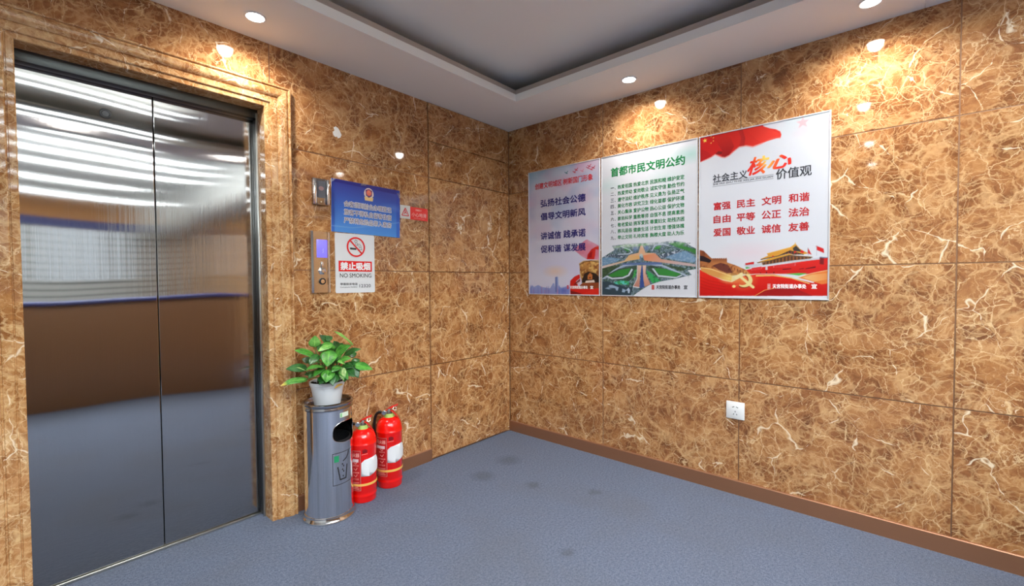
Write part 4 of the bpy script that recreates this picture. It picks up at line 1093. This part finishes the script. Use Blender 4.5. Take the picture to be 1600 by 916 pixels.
for k in range(NM):
    ring_ = []
    for kk in (k, k+1):
        a, z = mouth(kk, NM)
        t_ = 2*PI*kk/NM; c_, s_ = math.cos(t_), math.sin(t_)
        m_ = max(abs(c_), abs(s_))
        oa, oz = AO+(W1-AO)*c_/m_, (Z0m+Z1m)/2+(Z1m-Z0m)/2*s_/m_
        ring_.append([(a+(oa-a)*u, z+(oz-z)*u) for u in (0, .34, .67, 1)])
    for j in range(3):
        mb.add([cyl(*ring_[0][j], RB), cyl(*ring_[0][j+1], RB), cyl(*ring_[1][j+1], RB), cyl(*ring_[1][j], RB)], [(0, 1, 2, 3)])
o = mb.build('body', BIN_STEEL, bin_, smooth=0)
bm = bmesh.new(); bm.from_mesh(o.data); bmesh.ops.remove_doubles(bm, verts=bm.verts, dist=5e-5); bmesh.ops.recalc_face_normals(bm, faces=bm.faces)
for f in bm.faces: f.smooth = True
bm.to_mesh(o.data); bm.free()
def uv_cyl(o):
    me = o.data; uv = me.uv_layers.new(name='UVMap')
    for pl in me.polygons:
        aa = []
        for li in pl.loop_indices:
            c = me.vertices[me.loops[li].vertex_index].co
            aa.append([math.atan2(c.x, -c.y), c.z, li])
        if max(a[0] for a in aa)-min(a[0] for a in aa) > PI:
            for a in aa:
                if a[0] < 0: a[0] += 2*PI
        for a, z, li in aa: uv.data[li].uv = (a*RB, z)
uv_cyl(o)
mb = MB(); mb.tube([cyl(*mouth(k, 60), RB) for k in range(60)], .0018, 6, closed=True); mb.build('mouth_edge', CHROME, bin_, label='bright rolled edge of the mouth')
mb = MB(); mb.lathe([(.103, .03), (.104, .385), (.1, .385), (.099, .034), (.0, .033)], 48); mb.build('inner_bucket', mat('dark_bucket', rgb(28, 28, 30), .5), bin_)
mb = MB(); mb.lathe([(RB-.002, .028), (RB+.002, .030), (RB+.0035, .026), (RB+.0035, .020), (RB+.0105, .010), (RB+.0125, .005), (RB+.012, .0), (.0, .0)], 96)
mb.build('base_ring', CHROME, bin_)
mb = MB(); mb.lathe([(RB, .532), (RB+.003, .534), (RB+.004, .539), (RB+.002, .544), (RB+.0015, .549), (RB+.005, .553), (RB+.007, .559), (RB+.006, .565), (RB+.001, .568), (RB-.005, .566), (RB-.009, .558), (RB-.012, .548), (RB-.05, .546), (.0, .545)], 96)
o = mb.build('lid', mat('lid_steel', (.45, .46, .48, 1), .16, 1.0), bin_)
# sign printed on the side
mb = MB(); rr = RB+.0006
S0, S1, Y0, Y1 = rr*math.radians(8.5), rr*math.radians(88), .178, .330
pol = []
for q in ([(S0, Y0), (S1, Y0)], [(S1, Y0), (S1, Y1)], [(S1, Y1), (S0, Y1)], [(S0, Y1), (S0, Y0)]): pol += stroke(q, .0022)
cyl_polys(mb, pol, rr)
sign = mb.build('sign_outline', BLACK, bin_, smooth=30, label='black outlined tidy sign')
mb = MB(); pol = []
pol += stroke([(.040, .262), (.051, .200), (.083, .200), (.091, .262)], .0055)
pol += stroke([(.068, .286), (.088, .296), (.099, .312), (.104, .326)], .0045)
for (x, y) in ((.064, .272), (.070, .262), (.064, .246), (.067, .214), (.070, .236)):
    pol.append([(x+.003*math.cos(a), y+.0045*math.sin(a)) for a in np.linspace(0, 2*PI, 9)[:-1]])
cyl_polys(mb, pol, rr); mb.build('basket_symbol', BLACK, sign, smooth=30, label='black basket and hand symbol')
mb = MB(); cyl_polys(mb, [[(.0235, .288), (.046, .288), (.046, .318), (.0235, .318)]], rr); mb.build('green_mark', ink('mark_green', 40, 140, 92), sign, smooth=30, label='green square')
mb = MB(); cyl_polys(mb, [[(.0545, .497), (.106, .497), (.106, .519), (.0545, .519)]], rr)
st_ = mb.build('small_sticker', mat('sticker_paper', rgb(214, 226, 206), .5), bin_, smooth=30, label='small pale sticker')
mb = MB(); cyl_polys(mb, [[(.0565, .499), (.066, .499), (.066, .517), (.0565, .517)]], rr+.0003); mb.build('sticker_mark', ink('sticker_green', 130, 190, 130), st_, smooth=30)

# ------------------------------------------------------------------ potted plant on the bin
plant = empty('potted_plant', (BX-.004, BY-.006, .5485), (0, 0, math.radians(-26.3)), label='leafy green pothos in a white pot standing on the steel bin', cat='plant')
mb = MB(); mb.lathe([(.0, .0), (.058, .0), (.0605, .003), (.0745, .088), (.0775, .090), (.078, .098), (.0815, .100), (.0825, .112), (.0805, .115), (.077, .113), (.074, .095), (.0, .092)], 72)
mb.build('pot', mat('white_pot', rgb(222, 224, 226), .4), plant)
mb = MB(); rs2 = random.Random(5)
mb.lathe([(.0745, .096), (.05, .101), (.02, .103), (.0, .104)], 32); 
for _ in range(90):
    a = rs2.random()*2*PI; r_ = .07*math.sqrt(rs2.random()); s_ = .003+.004*rs2.random()
    mb.box((r_*math.cos(a)-s_, r_*math.sin(a)-s_, .098), (r_*math.cos(a)+s_, r_*math.sin(a)+s_, .104+s_), s_*.4)
mb.build('soil', mat('dark_soil', rgb(46, 36, 28), .95), plant, smooth=0)

def leaf_mat(name, c0, c1, tip=None):
    m = mat(name, rough=.32, spec=.45); k = NT(m)
    u = k.n('ShaderNodeUVMap', _uv_map='UVMap'); sp = k.n('ShaderNodeSeparateXYZ'); k.l(u.outputs[0], sp.inputs[0])
    mid = k.math('ABSOLUTE', k.math('SUBTRACT', sp.outputs[1], .5))
    nz = k.noise(k.n('ShaderNodeTexCoord').outputs['Object'], 38, 4, .6).outputs['Fac']
    rib = k.math('SINE', k.math('MULTIPLY', k.math('SUBTRACT', sp.outputs[0], k.math('MULTIPLY', mid, .5)), 55))
    c = k.ramp(k.math('ADD', nz, k.math('MULTIPLY', rib, .05)), [(.35, c0), (.68, c1)])
    c = k.mix(k.ramp(mid, [(.0, (1, 1, 1, 1)), (.045, (0, 0, 0, 1))]), c, (min(1, c1[0]*1.35), min(1, c1[1]*1.2), c1[2]*1.2, 1))
    if tip: c = k.mix(k.ramp(sp.outputs[0], [(.72, (0, 0, 0, 1)), (.9, (1, 1, 1, 1))]), c, tip)
    k.l(c, k.b.inputs['Base Color'])
    k.b.inputs['Subsurface Weight'].default_value = 0.0
    return m
LG = [leaf_mat('leaf_mid_green', rgb(38, 104, 32), rgb(92, 164, 62)), leaf_mat('leaf_light_green', rgb(76, 150, 52), rgb(150, 204, 104)), leaf_mat('leaf_dark_green', rgb(22, 66, 26), rgb(54, 116, 46)),
      leaf_mat('leaf_yellow_tip', rgb(40, 110, 36), rgb(110, 176, 80), rgb(214, 190, 84)), leaf_mat('leaf_variegated', rgb(60, 128, 48), rgb(196, 220, 150))]
STEM = mat('stem_green', rgb(86, 124, 56), .45)
def make_leaf(P0, P1, width, roll, sag, m, stem_from=None, name='leaf', fold=.17, curl=0.0):
    """heart shaped leaf from its stalk end P0 to its tip P1"""
    P0, P1 = Vector(P0), Vector(P1)
    d = (P1-P0); L = d.length; d.normalize()
    # facing direction: a mix of up and towards the room, turned about the length
    face = Vector((0, -.62, .78)); face = (face-d*face.dot(d)).normalized()
    face = Matrix.Rotation(roll, 3, d) @ face
    side = d.cross(face).normalized()
    nu, nv = 14, 8
    vs = []; uv = []
    for i in range(nu+1):
        u = i/nu
        wdt = width*.5*(math.sin(PI*min(1, u**.62*1.0))**.85 if u < 1 else 0)
        wdt = max(wdt, 0.0)
        c = P0 + d*(L*u) + face*(sag*L*4*u*(1-u)*.5) - face*(curl*L*u*u)
        for j in range(nv+1):
            v = (j/nv)*2-1
            back = -.10*L*(v*v)*max(0, 1-u*3.2)
            rip = .012*L*math.sin(u*9+v*2)
            p = c + side*(wdt*v) + face*(fold*wdt*abs(v)**1.3 - .18*wdt*v*v + rip*abs(v)) + d*back
            vs.append(p); uv.append((u, j/nv))
    fs = [(i*(nv+1)+j, i*(nv+1)+j+1, (i+1)*(nv+1)+j+1, (i+1)*(nv+1)+j) for i in range(nu) for j in range(nv)]
    mb = MB(); mb.add(vs, fs)
    o = mb.build(name, m, plant, smooth=180)
    ul = o.data.uv_layers.new(name='UVMap')
    for l in o.data.loops: ul.data[l.index].uv = uv[l.vertex_index]
    sm = o.modifiers.new('thickness', 'SOLIDIFY'); sm.thickness = .0006; sm.offset = 0
    if stem_from is not None:
        A = Vector(stem_from); B = P0
        mid = (A+B)/2 + Vector((0, 0, .02+.12*abs((B-A).length)))
        pts = [A*(1-t_)**2 + mid*(2*t_*(1-t_)) + B*t_*t_ for t_ in np.linspace(0, 1, 9)]
        pts.append(P0+d*(.06*L))
        mbs = MB(); mbs.tube(pts, [.0022]*6+[.0018, .0016, .0015, .0012], 6); mbs.build('stalk', STEM, o)
    return o
# crop pixels of the photo study -> plant frame: x right, z up, depth towards the room
def pc(cx_, cy_, dep):
    return ((cx_-520)/6.541/340.0, -dep, .004+(830-cy_)/6.541/319.0)
LEAVES = [  # base, tip, depths, width, roll, sag, material
    ((775, 232), (588, 84), .02, .05, 88, .5, .12, 1), ((398, 240), (407, 128), .00, .02, 84, .3, .10, 1), ((545, 220), (448, 138), -.05, -.03, 62, -.3, .1, 2),
    ((384, 318), (208, 254), .03, .06, 92, .2, .12, 0), ((545, 285), (524, 412), .06, .13, 118, .0, .10, 0), ((565, 232), (432, 280), .03, .06, 64, .1, .14, 1),
    ((616, 322), (765, 238), .02, .05, 92, .1, .14, 0), ((715, 340), (872, 292), .00, .02, 74, -.1, .16, 2), ((478, 424), (318, 436), .09, .13, 82, .4, .30, 0),
    ((330, 470), (226, 402), .08, .11, 60, .6, .16, 4), ((308, 452), (118, 446), .01, .02, 74, -.2, .16, 2), ((310, 548), (78, 578), .06, .09, 76, .2, .20, 3),
    ((535, 462), (508, 556), .10, .15, 96, .0, .10, 0), ((812, 452), (988, 506), .04, .05, 84, .0, .16, 0), ((760, 430), (836, 576), .02, .06, 96, .3, .12, 2),
    ((668, 452), (678, 560), .10, .13, 58, .5, .10, 4), ((600, 262), (470, 225), -.02, .00, 70, .0, .14, 0), ((640, 300), (590, 205), -.04, -.03, 80, .1, .1, 2),
    ((690, 400), (620, 380), .08, .10, 56, .1, .14, 1), ((650, 380), (762, 362), .06, .09, 66, .0, .16, 0), ((430, 320), (350, 395), .05, .10, 74, .0, .14, 2),
    ((560, 420), (640, 350), .04, .06, 70, -.2, .14, 2), ((430, 470), (340, 520), .07, .11, 70, .2, .16, 2), ((620, 500), (590, 585), .08, .12, 66, -.2, .10, 2),
    ((720, 480), (790, 545), .07, .10, 70, .1, .12, 2), ((480, 300), (420, 225), -.03, -.04, 76, .2, .10, 2), ((700, 290), (640, 250), -.06, -.05, 72, .0, .12, 2),
    ((450, 520), (505, 560), .10, .13, 60, .1, .12, 2), ((350, 400), (268, 372), -.03, -.04, 66, .0, .14, 2), ((760, 380), (838, 360), -.06, -.07, 70, .0, .14, 2),
    ((470, 440), (392, 500), .08, .13, 60, .2, .14, 0), ((650, 470), (724, 556), .09, .13, 60, -.1, .14, 0), ((560, 500), (575, 600), .11, .14, 56, .1, .12, 2), ((450, 380), (372, 360), .05, .08, 62, .1, .14, 1),
    ((680, 440), (775, 452), .05, .08, 66, .1, .16, 2), ((500, 360), (455, 300), .04, .06, 66, .2, .12, 2), ((610, 400), (668, 330), .05, .07, 64, -.1, .12, 0), ((400, 500), (300, 500), .04, .07, 62, .1, .14, 2),
    ((520, 520), (440, 580), .10, .13, 52, .1, .12, 2), ((700, 520), (690, 590), .07, .10, 50, .1, .12, 2), ((560, 200), (520, 150), -.04, -.05, 60, .1, .1, 2), ((780, 440), (870, 420), -.02, -.02, 66, .0, .14, 2),
    ((590, 340), (545, 250), -.06, -.08, 78, .0, .12, 0), ((640, 430), (560, 470), .09, .13, 62, .1, .16, 0)]
rs3 = random.Random(9)
for (b, tp, d0, d1_, w_, rl, sg, mi) in LEAVES:
    a = rs3.uniform(-PI, PI); r_ = rs3.uniform(.01, .045)
    root = (r_*math.cos(a), r_*math.sin(a), .100)
    make_leaf(pc(*b, d0), pc(*tp, d1_), w_*1.42/6.541/330, rl, sg, LG[mi], root)
mt = mat('withered_leaf', rgb(206, 160, 74), .6)
ly = make_leaf(pc(668, 622, .072), pc(588, 650, .094), 40/6.541/330, .3, .2, mt, None, 'withered_leaf', fold=.5)
tag(ly, 'yellow withered leaf on the pot rim')

# ------------------------------------------------------------------ fire extinguishers
ext = empty('fire_extinguisher', (-1.319, -.128, 0), (0, 0, math.radians(-30.2)), label='red fire extinguisher nearer the steel bin, left of the pair', cat='fire extinguisher', group='red fire extinguishers beside the bin')
RE = .0675
body = [(.0, .002), (.052, .0), (.0625, .002), (.0650, .008), (.0650, .030), (.0665, .033), (.0665, .040), (.0650, .043), (.0650, .052), (.0675, .056), (.0675, .298), (.0685, .300), (.0685, .304), (.0670, .306),
        (.0662, .320), (.0635, .336), (.0575, .350), (.048, .362), (.036, .370), (.025, .375), (.0, .377)]
mb = MB(); mb.lathe(body, 72); mb.build('cylinder', RED_EXT, ext, smooth=40)
mb = MB(); cyl_polys(mb, [[(-.105, .068), (-.012, .068), (-.012, .278), (-.105, .278)]], RE+.0005)
lab = mb.build('label', RED_LABEL, ext, smooth=30, label='dark red instruction label')
mb = MB(); rl = RE+.0009
put = []
def cyl_text(mb, s, box, r, bold=.02, mat=0):
    w = bold*(box[3]-box[1])
    xy, fs = text2d(s, box)
    for i, (dx, dy) in enumerate(bold_offsets(w)):
        mb.add([cyl((p[0]+dx)/r, p[1]+dy, r+i*.000012) for p in xy], fs, mat)
pol = stroke([(-.0145, .070), (-.0145, .276)], .0012)+stroke([(-.1, .276), (-.0145, .276)], .0012)+stroke([(-.1, .070), (-.0145, .070)], .0012)
cyl_polys(mb, pol, rl)
cyl_text(mb, '灭火器', (-.078, .244, -.020, .264), rl, .03)
for i, (s_, x0, y0, x1, y1) in enumerate((('使用方法', -.060, .196, -.024, .204), ('拔出保险销', -.066, .160, -.022, .167), ('压下压把', -.060, .126, -.024, .133))): cyl_text(mb, s_, (x0, y0, x1, y1), rl, .02)
for i in range(5): cyl_polys(mb, [[(-.076, .078+i*.008), (-.022-.006*(i % 2), .078+i*.008), (-.022-.006*(i % 2), .0808+i*.008), (-.076, .0808+i*.008)]], rl)
for y in (.172, .138, .204): cyl_polys(mb, stroke([(-.052, y+.012), (-.040, y+.004), (-.032, y+.016)], .003), rl)
mb.build('label_print', PALE_INK, lab, smooth=0, label='pale print')
mb = MB(); cyl_polys(mb, [[(-.080, .218), (-.024, .218), (-.024, .234), (-.080, .234)]], rl+.0001); mb.build('label_box', ink('label_box_pink', 226, 206, 210), lab, smooth=30, label='pale box on the label')
mb = MB(); cyl_polys(mb, [[(-.004, .262), (.020, .264), (.022, .276), (.010, .284), (-.004, .280)]], rl); cyl_polys(mb, stroke([(-.008, .256), (.022, .258)], .0015), rl+.0002, mat=1)
mb.build('emblem', [ink('emblem_maroon', 130, 18, 26), PALE_INK], ext, smooth=30, label='small dark emblem')
mb = MB(); rp = RE+.0012
cyl_polys(mb, [[(-.012, .144), (.030, .140), (.060, .148), (.094, .158), (.098, .176), (.090, .192), (.098, .198), (.092, .216), (.080, .236), (.060, .236), (.030, .232), (.006, .228), (-.010, .214)]], rp)
o = mb.build('paper_sheet', PAPER, ext, smooth=40, label='torn blank white paper stuck on')
rs4 = random.Random(3)
bm = bmesh.new(); bm.from_mesh(o.data); bmesh.ops.subdivide_edges(bm, edges=bm.edges[:], cuts=2, use_grid_fill=True)
for v in bm.verts:
    a = math.atan2(v.co.x, -v.co.y); k_ = 1+.006*rs4.random()+max(0, a-1.15)*.10
    v.co.x *= k_; v.co.y *= k_
bm.to_mesh(o.data); bm.free()
sm = o.modifiers.new('thickness', 'SOLIDIFY'); sm.thickness = .0006; sm.offset = 1
mb = MB(); mb.lathe([(RE+.0002, .092), (RE+.0012, .0925), (RE+.0012, .1035), (RE+.0002, .104)], 72); mb.f = mb.f[:-2]; mb.m = mb.m[:-2]; mb.off = mb.off[:-2]
mb.build('tape_band', TAPE_Y, ext, label='yellow tape band')
mb = MB(); mb.lathe([(.029, .371), (.025, .381), (.0195, .391), (.0165, .391), (.0165, .378)], 32); mb.f = mb.f[:-2]; mb.m = mb.m[:-2]; mb.off = mb.off[:-2]
mb.build('neck_tag', GREEN_TAG, ext, label='pale green neck tag')
mb = MB(); mb.lathe([(.0145, .374), (.0145, .402), (.013, .408), (.011, .418), (.0, .419)], 24)
xf = Matrix.Translation((-.030, -.004, .396)) @ Matrix.Rotation(PI/2, 4, 'X')
mb.box((-.036, -.010, .388), (.010, .010, .406), .003); 
mb.build('valve', GAUGE, ext)
mb = MB(); mb.lathe([(.0, -.006), (.0125, -.006), (.0135, -.002), (.0135, .004), (.0115, .006), (.0, .006)], 28, xf=Matrix.Translation((-.026, -.020, .402)) @ Matrix.Rotation(PI/2+.2, 4, 'X')); mb.build('gauge', CHROME, ext)
# levers: upper one rises to the right, lower grip slopes down along the shoulder
def lever(pts, w, h, name, m, label=None):
    mb = MB(); vs = []; fs = []
    for (x, z, ww) in pts: vs += [(x, -ww/2, z-h/2), (x, ww/2, z-h/2), (x, ww/2, z+h/2), (x, -ww/2, z+h/2)]
    n = len(pts)
    for i in range(n-1):
        for k in range(4): fs.append((4*i+k, 4*i+(k+1) % 4, 4*i+4+(k+1) % 4, 4*i+4+k))
    fs += [(3, 2, 1, 0), (4*n-4, 4*n-3, 4*n-2, 4*n-1)]
    bm = bmesh.new(); b_ = [bm.verts.new(v) for v in vs]
    for f in fs: bm.faces.new([b_[i] for i in f])
    bmesh.ops.recalc_face_normals(bm, faces=bm.faces)
    bmesh.ops.bevel(bm, geom=bm.edges[:], offset=.0012, segments=2, profile=.5, affect='EDGES')
    mb.bm(bm); return mb.build(name, m, ext, smooth=40, label=label)
lever([(-.014, .410, .016), (.002, .420, .020), (.020, .427, .022), (.036, .432, .020), (.047, .437, .014)], 0, .007, 'upper_lever', RED_LEVER)
lever([(-.008, .404, .020), (.012, .407, .022), (.024, .397, .022), (.042, .374, .022), (.058, .347, .018)], 0, .007, 'lower_lever', RED_LEVER)
mb = MB(); mb.tube([(.030+.0085*math.cos(a), -.017+.004*math.sin(a), .420+.0085*math.sin(a)) for a in np.linspace(0, 2*PI, 25)[:-1]], .0016, 8, closed=True); mb.tube([(.022, -.014, .415), (.022, .014, .415)], .0016, 8)
mb.build('safety_pin', CHROME, ext, label='steel pull ring')
mb = MB()
hp_ = [(-.034, 0, .398), (-.050, .004, .400), (-.064, .010, .388), (-.073, .016, .362), (-.0775, .020, .32), (-.0785, .022, .26), (-.0785, .022, .18)]
sp_ = []
for i in range(len(hp_)-1):
    for t_ in np.linspace(0, 1, 6)[:-1]:
        p0 = Vector(hp_[max(i-1, 0)]); p1 = Vector(hp_[i]); p2 = Vector(hp_[i+1]); p3 = Vector(hp_[min(i+2, len(hp_)-1)])
        sp_.append(.5*((2*p1)+(p2-p0)*t_+(2*p0-5*p1+4*p2-p3)*t_**2+(3*p1-p0-3*p2+p3)*t_**3))
sp_.append(Vector(hp_[-1]))
mb.tube(sp_, .0078, 12); mb.lathe([(.009, 0), (.009, .02), (.0, .021)], 16, xf=Matrix.Translation((-.0785, .022, .165))); mb.build('hose', BLACK_RUB, ext)
ext2 = copy_tree(ext)
ext2.location = (-1.132, -.088, 0); ext2.rotation_euler = (0, 0, math.radians(-33.3)); ext2.scale = (1.055, 1.055, 1.03)
ext2['label'] = 'red fire extinguisher farther from the bin, right of the pair near the skirting board'
